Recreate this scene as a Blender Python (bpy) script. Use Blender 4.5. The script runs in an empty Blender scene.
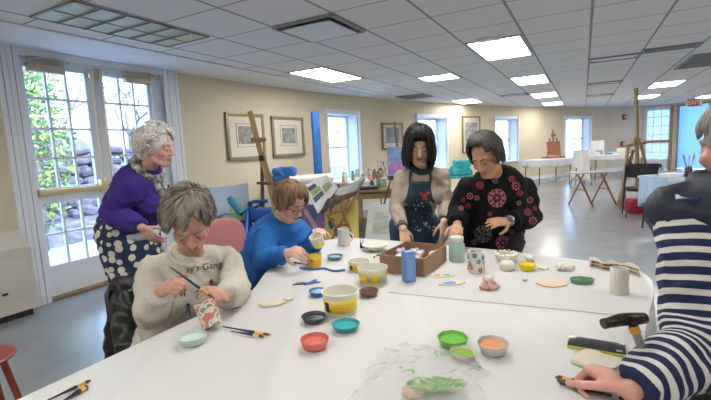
import bpy, bmesh, math, random
import numpy as np
from mathutils import Vector, Matrix, noise
from mathutils.bvhtree import BVHTree
random.seed(7)
SC = bpy.context.scene
COL = SC.collection
PI = math.pi

# ---------------------------------------------------------------- camera model (measured from the ceiling grid)
FPX, CX, CY, EYE = 420.0, 355.5, 200.0, 1.35
_roll, _pitch = math.atan(.048), math.atan(52/420)
_U = Vector((-math.sin(_roll)*math.cos(_pitch), math.cos(_roll)*math.cos(_pitch), math.sin(_pitch))).normalized()
_f = Vector((0, 0, -1)); _Y = (_f - _U*_f.dot(_U)).normalized(); _X = _Y.cross(_U)
CAMROT = Matrix((_X, _Y, _U))
EYEP = Vector((0, 0, EYE))
def ray(px, py):
    return CAMROT @ Vector((px-CX, -(py-CY), -FPX)).normalized()
def Pz(px, py, z):
    r = ray(px, py); return EYEP + r*((z-EYE)/r.z)
def Py(px, py, Y):
    r = ray(px, py); return EYEP + r*(Y/r.y)
_az = math.atan2(ray(584, 137).x, ray(584, 137).y)
G1 = Vector((math.sin(_az), math.cos(_az), 0))      # along the room
G2 = Vector((math.cos(_az), -math.sin(_az), 0))     # across the room
GA = -_az                                            # rotation z that turns local y to G1
def G(ac, al, z=0.0): return G2*ac + G1*al + Vector((0, 0, z))
def Pac(px, py, ac):
    r = ray(px, py); return EYEP + r*(ac/r.dot(G2))
def gc(p): return p.dot(G2), p.dot(G1)

# ---------------------------------------------------------------- materials
MATS = {}
def mat(name, col=(.8,.8,.8), rough=.6, metal=0., noise_amt=0., nscale=8., bump=0., bscale=40., spec=.5, sheen=0., emit=None, es=0., alpha=1., trans=0., stretch=None, col2=None, coat=0., sss=0.):
    m = bpy.data.materials.new(name); m.use_nodes = True
    nt = m.node_tree; b = nt.nodes['Principled BSDF']
    b.inputs['Base Color'].default_value = (*col, 1); b.inputs['Roughness'].default_value = rough
    b.inputs['Metallic'].default_value = metal; b.inputs['Specular IOR Level'].default_value = spec
    b.inputs['Alpha'].default_value = alpha; b.inputs['Transmission Weight'].default_value = trans
    b.inputs['Coat Weight'].default_value = coat
    if sheen: b.inputs['Sheen Weight'].default_value = sheen
    if sss:
        b.inputs['Subsurface Weight'].default_value = sss; b.inputs['Subsurface Radius'].default_value = (.02,.008,.004); b.inputs['Subsurface Scale'].default_value = .3
    if emit: b.inputs['Emission Color'].default_value = (*emit, 1); b.inputs['Emission Strength'].default_value = es
    tc = None
    if noise_amt or bump or col2:
        tc = nt.nodes.new('ShaderNodeTexCoord'); mp = nt.nodes.new('ShaderNodeMapping')
        nt.links.new(tc.outputs['Object'], mp.inputs['Vector'])
        if stretch: mp.inputs['Scale'].default_value = stretch
    if noise_amt or col2:
        n = nt.nodes.new('ShaderNodeTexNoise'); n.inputs['Scale'].default_value = nscale; n.inputs['Detail'].default_value = 4
        nt.links.new(mp.outputs[0], n.inputs['Vector'])
        r = nt.nodes.new('ShaderNodeValToRGB'); r.color_ramp.elements[0].position = .35; r.color_ramp.elements[1].position = .65
        c2 = col2 if col2 else tuple(max(0, c*(1-noise_amt)) for c in col)
        r.color_ramp.elements[0].color = (*c2, 1); r.color_ramp.elements[1].color = (*col, 1)
        nt.links.new(n.outputs['Fac'], r.inputs[0]); nt.links.new(r.outputs[0], b.inputs['Base Color'])
    if bump:
        n2 = nt.nodes.new('ShaderNodeTexNoise'); n2.inputs['Scale'].default_value = bscale; n2.inputs['Detail'].default_value = 3
        nt.links.new(mp.outputs[0], n2.inputs['Vector'])
        bp = nt.nodes.new('ShaderNodeBump'); bp.inputs['Strength'].default_value = bump; bp.inputs['Distance'].default_value = .01
        nt.links.new(n2.outputs['Fac'], bp.inputs['Height']); nt.links.new(bp.outputs[0], b.inputs['Normal'])
    MATS[name] = m
    return m
def nodes_of(m): return m.node_tree.nodes, m.node_tree.links, m.node_tree.nodes['Principled BSDF']

# ---------------------------------------------------------------- mesh builder
class MB:
    def __init__(s): s.v = []; s.f = []; s.m = []; s.cur = 0
    def mi(s, i): s.cur = i; return s
    def add(s, vs, fs):
        k = len(s.v); s.v += [tuple(v) for v in vs]
        s.f += [tuple(i+k for i in f) for f in fs]; s.m += [s.cur]*len(fs); return s
    def box(s, c, size, R=None, b=0.):
        hx, hy, hz = size[0]/2, size[1]/2, size[2]/2; c = Vector(c)
        bm = bmesh.new(); bmesh.ops.create_cube(bm, size=1)
        bmesh.ops.scale(bm, vec=size, verts=bm.verts)
        if b > 0: bmesh.ops.bevel(bm, geom=bm.edges[:], offset=min(b, min(size)*.45), segments=2, affect='EDGES', profile=.6)
        bm.verts.index_update()
        vs = [(R @ v.co if R else v.co) + c for v in bm.verts]; fs = [[v.index for v in f.verts] for f in bm.faces]
        bm.free(); return s.add(vs, fs)
    def bar(s, a, b, w, h, up=(0,0,1), bev=0.):
        a = Vector(a); b = Vector(b); d = b-a; L = d.length; y = d.normalized(); u = Vector(up)
        if abs(y.dot(u)) > .97: u = Vector((1, 0, 0))
        x = y.cross(u).normalized(); z = x.cross(y)
        return s.box((a+b)/2, (w, L, h), Matrix((x, y, z)).transposed(), bev)
    def tube(s, pts, r, n=10, cap=True, closed=False, flat=1.0, upv=None):
        pts = [Vector(p) for p in pts]; N = len(pts)
        rs = r if isinstance(r, (list, tuple)) else [r]*N
        vs = []; fs = []
        prev = Vector(upv) if upv else None
        for i, p in enumerate(pts):
            if closed: t = (pts[(i+1) % N]-pts[i-1])
            else: t = pts[min(i+1, N-1)]-pts[max(i-1, 0)]
            if t.length < 1e-9: t = Vector((0, 0, 1))
            t.normalize()
            if prev is None or abs(prev.normalized().dot(t)) > .99:
                prev = Vector((0, 0, 1)) if abs(t.z) < .9 else Vector((1, 0, 0))
            x = (prev - t*prev.dot(t)).normalized(); y = t.cross(x); prev = x
            for k in range(n):
                a = 2*PI*k/n; vs.append(p + x*(math.cos(a)*rs[i]*flat) + y*(math.sin(a)*rs[i]))
        M = N if closed else N-1
        for i in range(M):
            j = (i+1) % N
            for k in range(n):
                l = (k+1) % n; fs.append((i*n+k, i*n+l, j*n+l, j*n+k))
        if cap and not closed:
            fs.append(tuple(range(n))[::-1]); fs.append(tuple((N-1)*n+k for k in range(n)))
        return s.add(vs, fs)
    def lathe(s, prof, c=(0,0,0), n=24, R=None, sx=1., sy=1.):
        c = Vector(c); vs = []; fs = []; N = len(prof)
        for r, z in prof:
            for k in range(n):
                a = 2*PI*k/n; v = Vector((r*math.cos(a)*sx, r*math.sin(a)*sy, z)); vs.append((R @ v if R else v)+c)
        for i in range(N-1):
            for k in range(n):
                l = (k+1) % n; fs.append((i*n+k, i*n+l, (i+1)*n+l, (i+1)*n+k))
        if prof[0][0] > 1e-6: fs.append(tuple(range(n))[::-1])
        if prof[-1][0] > 1e-6: fs.append(tuple((N-1)*n+k for k in range(n)))
        return s.add(vs, fs)
    def ell(s, c, r, R=None, n=16, m=10):
        prof = [(math.sin(PI*i/m), -math.cos(PI*i/m)) for i in range(m+1)]
        c = Vector(c); vs = []; fs = []
        vs.append(Vector((0,0,-1)))
        for i in range(1, m):
            for k in range(n):
                a = 2*PI*k/n; vs.append(Vector((prof[i][0]*math.cos(a), prof[i][0]*math.sin(a), prof[i][1])))
        vs.append(Vector((0,0,1)))
        for k in range(n): fs.append((0, 1+(k+1) % n, 1+k))
        for i in range(m-2):
            for k in range(n):
                l = (k+1) % n; fs.append((1+i*n+k, 1+i*n+l, 1+(i+1)*n+l, 1+(i+1)*n+k))
        for k in range(n): fs.append((1+(m-2)*n+k, 1+(m-2)*n+(k+1) % n, len(vs)-1))
        out = []
        for v in vs:
            v = Vector((v.x*r[0], v.y*r[1], v.z*r[2])); out.append((R @ v if R else v)+c)
        return s.add(out, fs)
    def cap(s, a, b, ra, rb, n=14):
        a = Vector(a); b = Vector(b); d = (b-a); L = d.length
        t = d.normalized() if L > 1e-6 else Vector((0, 0, 1))
        pts = []; rs = []
        for i in range(4): q = PI/2*(i/4); pts.append(a - t*ra*math.cos(q)); rs.append(max(ra*math.sin(q), 1e-4))
        pts.append(a); rs.append(ra); pts.append(b); rs.append(rb)
        for i in range(3, -1, -1): q = PI/2*(i/4); pts.append(b + t*rb*math.cos(q)); rs.append(max(rb*math.sin(q), 1e-4))
        return s.tube(pts, rs, n)
    def prism(s, poly, z0, z1, R=None, c=(0,0,0)):
        n = len(poly); c = Vector(c); vs = []
        for z in (z0, z1):
            for x, y in poly:
                v = Vector((x, y, z)); vs.append((R @ v if R else v)+c)
        fs = [tuple(range(n))[::-1], tuple(range(n, 2*n))]+[(i, (i+1) % n, n+(i+1) % n, n+i) for i in range(n)]
        return s.add(vs, fs)
    def sheet(s, rows, closed=False):
        N = len(rows); M = len(rows[0]); vs = [p for r in rows for p in r]; fs = []
        for i in range(N-1):
            for j in range(M if closed else M-1):
                k = (j+1) % M; fs.append((i*M+j, i*M+k, (i+1)*M+k, (i+1)*M+j))
        return s.add(vs, fs)
    def build(s, name, mats, parent=None, org=None, smooth=True, loc=None, solid=0., sub=0, auto=35, rz=0):
        """org: world point the vertices are measured from. Children take the parent's location as org."""
        me = bpy.data.meshes.new(name)
        if not isinstance(mats, (list, tuple)): mats = [mats]
        o_ = Vector((0,0,0))
        if org is not None: o_ = Vector(org)
        vs = [Vector(v)-o_ for v in s.v]
        me.from_pydata(vs, [], s.f)
        for m in mats: me.materials.append(m)
        for p, i in zip(me.polygons, s.m): p.material_index = min(i, len(mats)-1)
        me.validate(); me.update()
        bm = bmesh.new(); bm.from_mesh(me); bmesh.ops.recalc_face_normals(bm, faces=bm.faces); bm.to_mesh(me); bm.free()
        if smooth:
            for p in me.polygons: p.use_smooth = True
            if auto: me.set_sharp_from_angle(angle=math.radians(auto))
        ob = bpy.data.objects.new(name, me); COL.objects.link(ob)
        if parent is not None: ob.parent = parent
        elif org is not None: ob.location = o_
        if loc is not None: ob.location = loc
        if rz: ob.rotation_euler = (0, 0, rz)
        if solid: md = ob.modifiers.new('Solidify', 'SOLIDIFY'); md.thickness = solid; md.offset = 0
        if sub: md = ob.modifiers.new('Subsurf', 'SUBSURF'); md.levels = sub; md.render_levels = sub
        return ob

def thing(name, label, cat, loc=(0,0,0), rz=0., group=None):
    o = bpy.data.objects.new(name, None); COL.objects.link(o); o.location = loc; o.rotation_euler = (0, 0, rz)
    o.empty_display_size = .1
    o['label'] = label; o['category'] = cat
    if group: o['group'] = group
    return o
def tag(o, label, cat, group=None, kind=None):
    o['label'] = label; o['category'] = cat
    if group: o['group'] = group
    if kind: o['kind'] = kind
    return o
def struct(o, label=None):
    if o.parent is None: o['kind'] = 'structure'
    return o
def dup(root, loc, rz=None, label=None, group=None):
    r = root.copy(); COL.objects.link(r); r.location = loc
    if rz is not None: r.rotation_euler = (0, 0, rz)
    if label: r['label'] = label
    if group: r['group'] = group
    def rec(src, dst):
        for ch in src.children:
            c = ch.copy(); COL.objects.link(c); c.parent = dst; rec(ch, c)
    rec(root, r)
    return r

# ---------------------------------------------------------------- blended organic surfaces
def blend(mb, voxel=.007, it=4, wrinkle=0., wscale=14., wst=(1,1,1), seed=0, fac=.6):
    """union of the closed primitives in mb as one smooth skin; returns (verts, faces)"""
    me = bpy.data.meshes.new('tmp'); me.from_pydata([Vector(v) for v in mb.v], [], mb.f)
    bm = bmesh.new(); bm.from_mesh(me); bmesh.ops.recalc_face_normals(bm, faces=bm.faces); bm.to_mesh(me); bm.free()
    ob = bpy.data.objects.new('tmp', me); COL.objects.link(ob)
    r = ob.modifiers.new('r', 'REMESH'); r.mode = 'VOXEL'; r.voxel_size = voxel
    sm = ob.modifiers.new('s', 'SMOOTH'); sm.factor = fac; sm.iterations = it
    dg = bpy.context.evaluated_depsgraph_get(); ev = ob.evaluated_get(dg)
    m2 = bpy.data.meshes.new_from_object(ev)
    n = len(m2.vertices); co = np.empty(n*3); m2.vertices.foreach_get('co', co); co = co.reshape(-1, 3)
    if wrinkle:
        no = np.empty(n*3); m2.vertices.foreach_get('normal', no); no = no.reshape(-1, 3)
        off = Vector((seed*3.1, seed*1.7, seed*.9))
        for i in range(n):
            p = Vector((co[i][0]*wscale*wst[0], co[i][1]*wscale*wst[1], co[i][2]*wscale*wst[2])) + off
            q = p + Vector((noise.noise(p*.6), noise.noise(p*.6+Vector((9,0,0))), 0))*1.2
            h = 1-2*abs(noise.noise(q))*1.6
            co[i] += no[i]*h*wrinkle
    fs = [tuple(p.vertices) for p in m2.polygons]
    bpy.data.objects.remove(ob); bpy.data.meshes.remove(me); bpy.data.meshes.remove(m2)
    return co, fs
def blend_obj(mb, name, mats, parent=None, org=None, voxel=.007, it=4, face_mat=None, attr=None, **kw):
    co, fs = blend(mb, voxel, it, **kw)
    me = bpy.data.meshes.new(name); o_ = np.array(org if org is not None else (0,0,0), dtype=float)
    me.from_pydata((co-o_).tolist(), [], fs)
    if not isinstance(mats, (list, tuple)): mats = [mats]
    for m in mats: me.materials.append(m)
    if face_mat:
        for p in me.polygons: p.material_index = face_mat(Vector(co[p.vertices[0]]))
    if attr:
        a = me.attributes.new(attr[0], 'FLOAT', 'POINT')
        a.data.foreach_set('value', [attr[1](Vector(c)) for c in co])
    for p in me.polygons: p.use_smooth = True
    ob = bpy.data.objects.new(name, me); COL.objects.link(ob)
    if parent is not None: ob.parent = parent
    elif org is not None: ob.location = Vector(org)
    tree = BVHTree.FromPolygons([tuple(c) for c in co], fs)
    return ob, tree
def basis(f, up=(0,0,1)):
    """columns right, forward, up for a forward direction"""
    f = Vector(f).normalized(); u = Vector(up); r = f.cross(u).normalized(); u = r.cross(f)
    return Matrix((r, f, u)).transposed()
def bez(pts, n=12):
    """smooth curve through points (Catmull-Rom)"""
    P = [Vector(p) for p in pts]; P = [P[0]*2-P[1]]+P+[P[-1]*2-P[-2]]; out = []
    for i in range(1, len(P)-2):
        for k in range(n):
            t = k/n; a, b, c, d = P[i-1], P[i], P[i+1], P[i+2]
            out.append(.5*((2*b)+(c-a)*t+(2*a-5*b+4*c-d)*t*t+(3*b-a-3*c+d)*t**3))
    out.append(P[-2]); return out
# ================================================================ materials of the room
M_wall = mat('cream_wall_paint', (.72,.635,.46), .7, bump=.05, bscale=60)
M_white = mat('white_trim_paint', (.80,.83,.87), .45)
M_ceilgrid = mat('ceiling_grid_metal', (.36,.36,.36), .5)
M_floor = mat('polished_vinyl_floor', (.30,.31,.325), .21, noise_amt=.12, nscale=3, bump=.02, bscale=6)
M_brass = mat('brass', (.78,.62,.36), .35, metal=.45)
M_wood = mat('pine_wood', (.72,.42,.17), .5, noise_amt=.3, nscale=6, stretch=(8,8,1))
M_woodd = mat('dark_stained_wood', (.22,.1,.05), .45, noise_amt=.3, nscale=6, stretch=(8,8,1))
M_oak = mat('oak_wood', (.42,.27,.12), .5, noise_amt=.25, nscale=6, stretch=(8,8,1))
M_black = mat('black_plastic', (.02,.02,.022), .4)
M_blackm = mat('black_metal', (.03,.03,.032), .35, metal=.6)
M_chrome = mat('chrome', (.7,.7,.72), .2, metal=1.)
M_paper = mat('white_paper', (.83,.83,.81), .7)
M_glass = bpy.data.materials.new('window_glass'); M_glass.use_nodes = True
_n = M_glass.node_tree.nodes; _l = M_glass.node_tree.links; _n.clear()
_o = _n.new('ShaderNodeOutputMaterial'); _mx = _n.new('ShaderNodeMixShader'); _t = _n.new('ShaderNodeBsdfTransparent'); _g = _n.new('ShaderNodeBsdfGlossy')
_g.inputs['Roughness'].default_value = .02; _mx.inputs[0].default_value = .06; _t.inputs[0].default_value = (.95,.98,1,1)
_l.new(_t.outputs[0], _mx.inputs[1]); _l.new(_g.outputs[0], _mx.inputs[2]); _l.new(_mx.outputs[0], _o.inputs[0])

# ceiling: acoustic tile with T-grid lines in the tile material
CEIL = 2.42; CELL = .6064
M_ceil = mat('acoustic_ceiling_tile', (.66,.655,.64), .85)
n, l, b = nodes_of(M_ceil)
tc = n.new('ShaderNodeTexCoord')
sep = n.new('ShaderNodeSeparateXYZ'); l.new(tc.outputs['Object'], sep.inputs[0])
def _line(sock, off, w):
    a = n.new('ShaderNodeMath'); a.operation = 'ADD'; a.inputs[1].default_value = -off+100*CELL; l.new(sock, a.inputs[0])
    d = n.new('ShaderNodeMath'); d.operation = 'MODULO'; d.inputs[1].default_value = CELL; l.new(a.outputs[0], d.inputs[0])
    e = n.new('ShaderNodeMath'); e.operation = 'LESS_THAN'; e.inputs[1].default_value = w; l.new(d.outputs[0], e.inputs[0]); return e
GX0, GY0 = .04*1.07, 1.67*1.07
e1 = _line(sep.outputs[0], GX0-.012, .024); e2 = _line(sep.outputs[1], GY0-.008, .016)
mxm = n.new('ShaderNodeMath'); mxm.operation = 'MAXIMUM'; l.new(e1.outputs[0], mxm.inputs[0]); l.new(e2.outputs[0], mxm.inputs[1])
mixc = n.new('ShaderNodeMix'); mixc.data_type = 'RGBA'; l.new(mxm.outputs[0], mixc.inputs[0])
nz = n.new('ShaderNodeTexNoise'); nz.inputs['Scale'].default_value = 60; l.new(tc.outputs['Object'], nz.inputs['Vector'])
rp = n.new('ShaderNodeValToRGB'); rp.color_ramp.elements[0].color = (.76,.76,.76,1); rp.color_ramp.elements[1].color = (.86,.86,.85,1); l.new(nz.outputs['Fac'], rp.inputs[0])
l.new(rp.outputs[0], mixc.inputs[6]); mixc.inputs[7].default_value = (.33,.33,.34,1); l.new(mixc.outputs[2], b.inputs['Base Color'])
bp = n.new('ShaderNodeBump'); bp.inputs['Strength'].default_value = .6; bp.inputs['Distance'].default_value = .01; bp.invert = True
l.new(mxm.outputs[0], bp.inputs['Height']); l.new(bp.outputs[0], b.inputs['Normal'])

# ================================================================ plan of the curved wall, from its top edge
BASEPX = [(180,72),(200,75.5),(240,81.5),(280,87),(320,92),(360,96.5),(400,100),(440,103),(480,105),(520,106.5),(560,107),(607,107),(642,106),(676,103.2),(711,99)]
BASE = [Pz(*p, CEIL) for p in BASEPX]
def wallhit(px, py=150.):
    r = ray(px, py)
    for i in range(len(BASE)-1):
        A, B = BASE[i], BASE[i+1]; dx, dy = B.x-A.x, B.y-A.y
        det = -r.x*dy + r.y*dx
        if abs(det) < 1e-9: continue
        t = (-A.x*dy + A.y*dx)/det
        s = (r.x*A.y - r.y*A.x)/det
        if t > 0 and -1e-4 <= s <= 1.0001: return EYEP + r*t
    return None
def hx(px, py=110):
    p = wallhit(px, py); return Vector((p.x, p.y, 0))
WL = -4.56
wall_pts = [('pt', G(WL, -3)), ('dr', None)]
POLY = []   # (point, opening or None) opening describes the segment starting there
def seg(a, b, op=None): POLY.append((Vector((a.x,a.y,0)), Vector((b.x,b.y,0)), op))
door_a, door_b = G(WL, 2.03), G(WL, 3.62)
cor = Vector((BASE[0].x, BASE[0].y, 0))
cols = [hx(x) for x in (240, 290, 323, 359, 400, 414, 447, 480, 493, 518.5, 540, 563, 592)]
c607 = Vector((BASE[11].x, BASE[11].y, 0)); c642 = Vector((BASE[12].x, BASE[12].y, 0)); c676 = Vector((BASE[13].x, BASE[13].y, 0)); c711 = Vector((BASE[14].x, BASE[14].y, 0))
def mk_wall(name, segs, mats=None, thick=.34, outside=1):
    """segs: list of (a, b, [openings (t0,t1,z0,z1)]) ; inner face plus reveals plus outer face"""
    m = MB()
    for a, b, ops in segs:
        d = b-a; L = d.length; d.normalize(); nrm = Vector((d.y, -d.x, 0))*-1*outside   # to the outside (left of travel)
        xs = [0]; 
        for o in ops: xs += [o[0], o[1]]
        xs.append(L)
        def q(t0, t1, z0, z1, off):
            p = [a+d*t0+nrm*off, a+d*t1+nrm*off, a+d*t1+nrm*off, a+d*t0+nrm*off]
            zz = [z0, z0, z1, z1]; m.add([(p[i].x, p[i].y, zz[i]) for i in range(4)], [(0,1,2,3)])
        for off in (0, thick):
            k = 0
            for i in range(len(xs)-1):
                t0, t1 = xs[i], xs[i+1]
                if i % 2 == 0: 
                    if t1-t0 > 1e-4: q(t0, t1, 0, CEIL+.02, off)
                else:
                    o = ops[k]; k += 1
                    if o[2] > 0: q(t0, t1, 0, o[2], off)
                    q(t0, t1, o[3], CEIL+.02, off)
        for o in ops:
            P = lambda t, off, z: tuple((a+d*t+nrm*off)+Vector((0,0,z)))
            m.mi(1)
            for t in (o[0], o[1]): m.add([P(t,0,o[2]), P(t,thick,o[2]), P(t,thick,o[3]), P(t,0,o[3])], [(0,1,2,3)])
            for z in (o[2], o[3]): m.add([P(o[0],0,z), P(o[1],0,z), P(o[1],thick,z), P(o[0],thick,z)], [(0,1,2,3)])
            m.mi(0)
    ob = m.build(name, mats or [M_wall, M_white], smooth=False); ob['kind'] = 'structure'; return ob
WZ0, WZ1 = .72, 2.03
def opn(a, b, m0=.1, z0=WZ0, z1=WZ1):
    L = (b-a).length; return [(m0, L-m0, z0, z1)]
mk_wall('wall_left', [(G(WL,-3), door_a, []), (door_a, door_b, [(0.0,(door_b-door_a).length,0,2.36)]), (door_b, cor, [])])
S = [(cor, cols[0], []), (cols[0], cols[1], []), (cols[1], cols[2], []), (cols[2], cols[3], opn(cols[2],cols[3])), (cols[3], cols[4], []), (cols[4], cols[5], []),
     (cols[5], cols[6], opn(cols[5],cols[6])), (cols[6], cols[7], []), (cols[7], cols[8], []), (cols[8], cols[9], opn(cols[8],cols[9])), (cols[9], cols[10], []), (cols[10], cols[11], []),
     (cols[11], cols[12], opn(cols[11],cols[12],.12,.58)), (cols[12], c607, []), (c607, c642, [])]
mk_wall('wall_back', S)
# the glazed end with door and blue-lit panel, then plain walls closing the room
Lg = (c676-c642).length; Lb = (c711-c676).length
mk_wall('wall_right', [(c642, c676, [(.08, Lg-.06, 0, 2.34)]), (c676, c711, [(.05, Lb-.02, .02, 2.34)]), (c711, G(7.4,15), []), (G(7.4,15), G(7.4,-3), [])])
mk_wall('wall_front', [(G(7.4,-3), G(WL,-3), [])])
# baseboards along the curved wall
m = MB()
for a, b, o in S:
    d = (b-a).normalized(); nn = Vector((d.y,-d.x,0)); m.bar(a+nn*.012+Vector((0,0,.06)), b+nn*.012+Vector((0,0,.06)), .02, .12)
m.build('baseboard_back', M_white, smooth=False)['kind'] = 'structure'
# floor and ceiling, laid square to the room
def slab(name, z, mt, t, ext=.3):
    m = MB(); a = Vector((WL-.3, -3.3)); 
    m.box(((WL+7.4)/2, 9.0, z+t/2), (7.4-WL+.6, 24.6, abs(t)))
    o = m.build(name, mt, smooth=False); o.rotation_euler = (0,0,GA); o['kind'] = 'structure'; return o
slab('floor', -.1, M_floor, .1); slab('ceiling', CEIL, M_ceil, .1)
# plain plaster strip along the wall, between the tile grid and the wall
M_plaster = mat('white_plaster', (.82,.83,.86), .6)
m = MB(); m.box(((WL-3.83)/2, 4.0, CEIL-.006), (3.83*-1-WL, 14.0, .012)); m.bar((-3.84,-3,CEIL-.008), (-3.84,11,CEIL-.008), .03, .014)
o = m.build('trim_1', M_plaster, smooth=False); o.rotation_euler = (0,0,GA); o['kind'] = 'structure'

# ================================================================ windows in the curved wall
def window(name, a, b, z0, z1, m0, cols_, rows_, depth=.28, mt=M_white):
    """frame, casing and muntins set back in the opening of segment a-b"""
    d = (b-a); L = d.length; d.normalize(); out = Vector((-d.y, d.x, 0)); t0, t1 = m0, L-m0
    P = lambda t, off, z: a+d*t+out*off+Vector((0,0,z))
    m = MB(); w = .045
    for t in (t0+w/2, t1-w/2): m.bar(P(t,depth,z0), P(t,depth,z1), .05, w, up=d)
    for z in (z0+w/2, z1-w/2, (z0+z1)/2): m.bar(P(t0,depth,z), P(t1,depth,z), .05, w)
    cw = .09     # casing on the room side
    for t in (t0-cw/2, t1+cw/2): m.bar(P(t,-.01,z0-cw), P(t,-.01,z1+cw), .03, cw, up=out)
    m.bar(P(t0-cw,-.01,z1+cw/2), P(t1+cw,-.01,z1+cw/2), .03, cw)
    m.bar(P(t0-cw-.02,-.04,z0-.02), P(t1+cw+.02,-.04,z0-.02), .12, .04)
    fr = m.build(name, mt, org=P((t0+t1)/2,0,z0), smooth=False); fr['kind'] = 'structure'
    m = MB()
    for i in range(1, cols_): t = t0+(t1-t0)*i/cols_; m.bar(P(t,depth,z0), P(t,depth,z1), .02, .02, up=d)
    for j in range(1, rows_): z = z0+(z1-z0)*j/rows_; m.bar(P(t0,depth,z), P(t1,depth,z), .02, .02)
    m.build('muntins', mt, fr, org=fr.location, smooth=False)
    g = MB(); g.bar(P(t0,depth,(z0+z1)/2), P(t1,depth,(z0+z1)/2), .006, z1-z0)
    g.build('pane', M_glass, fr, org=fr.location, smooth=False)
    return fr
window('window_1', cols[2], cols[3], WZ0, WZ1, .1, 3, 4)
window('window_2', cols[5], cols[6], WZ0, WZ1, .1, 3, 4)
window('window_3', cols[8], cols[9], WZ0, WZ1, .1, 3, 4)
window('window_4', cols[11], cols[12], .58, WZ1, .12, 3, 5)
# end blind, the sky's blue light put into its colour, and the glass door
M_skyblind = mat('sky_tinted_blind', (.34,.52,.78), .5)
n, l, b = nodes_of(M_skyblind)
tr = n.new('ShaderNodeBsdfTranslucent'); tr.inputs[0].default_value = (.20,.36,.62,1); mx = n.new('ShaderNodeMixShader'); mx.inputs[0].default_value = .6
l.new(b.outputs[0], mx.inputs[1]); l.new(tr.outputs[0], mx.inputs[2]); l.new(mx.outputs[0], n['Material Output'].inputs[0])
M_frost = mat('frosted_glass', (.72,.80,.86), .4)
n, l, b = nodes_of(M_frost); tr = n.new('ShaderNodeBsdfTranslucent'); tr.inputs[0].default_value = (.72,.76,.80,1); mx = n.new('ShaderNodeMixShader'); mx.inputs[0].default_value = .6
l.new(b.outputs[0], mx.inputs[1]); l.new(tr.outputs[0], mx.inputs[2]); l.new(mx.outputs[0], n['Material Output'].inputs[0])
d = (c711-c676).normalized(); out = Vector((-d.y, d.x, 0))
fr = MB()
for t in (.06, Lb-.04): fr.bar(c676+d*t+out*.05, c676+d*t+out*.05+Vector((0,0,2.34)), .06, .06, up=d)
fr.bar(c676+out*.05+Vector((0,0,2.32)), c711+out*.05+Vector((0,0,2.32)), .06, .06)
fo = fr.build('window_5', M_oak, org=c676, smooth=False); fo['kind'] = 'structure'
bl = MB(); rows = [[], []]
for i in range(90):
    t = .06+(Lb-.1)*i/89; off = .09+.012*math.sin(i*1.4)
    for k, z in enumerate((.05, 2.3)): p = c676+d*t+out*off; rows[k].append((p.x, p.y, z))
bl.sheet(rows); bl.build('blind', M_skyblind, fo, org=c676)
d = (c676-c642).normalized(); out = Vector((-d.y, d.x, 0)); P = lambda t, off, z: c642+d*t+out*off+Vector((0,0,z))
m = MB()
for t in (.13, Lg-.13): m.bar(P(t,.05,0), P(t,.05,2.34), .05, .1, up=d)
m.bar(P(.08,.05,2.28), P(Lg-.06,.05,2.28), .05, .12); m.bar(P(.08,.05,.2), P(Lg-.06,.05,.2), .05, .36)
do = m.build('door_2', M_white, org=c642, smooth=False); do['kind'] = 'structure'
m = MB(); m.bar(P(Lg-.1,-.02,0), P(Lg-.1,-.02,2.34), .05, .09, up=d); m.bar(P(.08,-.03,1.05), P(Lg-.1,-.03,1.05), .06, .1)
m.build('push_bar', M_oak, do, org=c642, smooth=False)
m = MB()
for i in range(1, 3): t = .13+(Lg-.3)*i/3; m.bar(P(t,.05,.3), P(t,.05,2.3), .02, .02, up=d)
for i in range(1, 6): m.bar(P(.13,.05,.3+2*i/6), P(Lg-.13,.05,.3+2*i/6), .02, .025)
m.build('muntins', M_white, do, org=c642, smooth=False)
m = MB(); m.bar(P(.1,.06,1.25), P(Lg-.1,.06,1.25), .006, 2.05); m.build('pane', M_frost, do, org=c642, smooth=False)

# ================================================================ the glazed double door on the left
DP = WL-.09                                   # plane of the leaves
def dbox(m, al0, al1, z0, z1, t=.045, off=0.): m.box(G(DP+off, (al0+al1)/2, (z0+z1)/2), (t, al1-al0, z1-z0), RG)
RG = Matrix.Rotation(GA, 3, 'Z')
M_doorw = mat('door_white_paint', (.82,.85,.90), .4)
m = MB()      # casing: fluted left board, right board, head
for k in range(4): dbox(m, 1.86+k*.045, 1.90+k*.045, 0, 2.42, .035+.008*(k % 2), WL-DP+.015)
for k in range(4): dbox(m, 3.56+k*.05, 3.605+k*.05, 0, 2.42, .035+.008*(k % 2), WL-DP+.015)
dbox(m, 2.03, 3.60, 2.34, 2.42, .06, .0); dbox(m, 1.86, 3.76, 2.345, 2.42, .014, WL-DP+.008)
dbox(m, 2.0, 2.06, 0, 2.36, .1); dbox(m, 3.42, 3.62, 0, 2.36, .1)
m.build('trim_2', M_doorw, org=G(WL,2,0), smooth=False)['kind'] = 'structure'
M_thresh = mat('bronze_threshold', (.32,.22,.11), .35, metal=.6)
m = MB(); dbox(m, 2.04, 3.45, 0, .025, .16, .05); m.build('trim_3', M_thresh, org=G(WL,2.7,0), smooth=False)['kind'] = 'structure'
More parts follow.
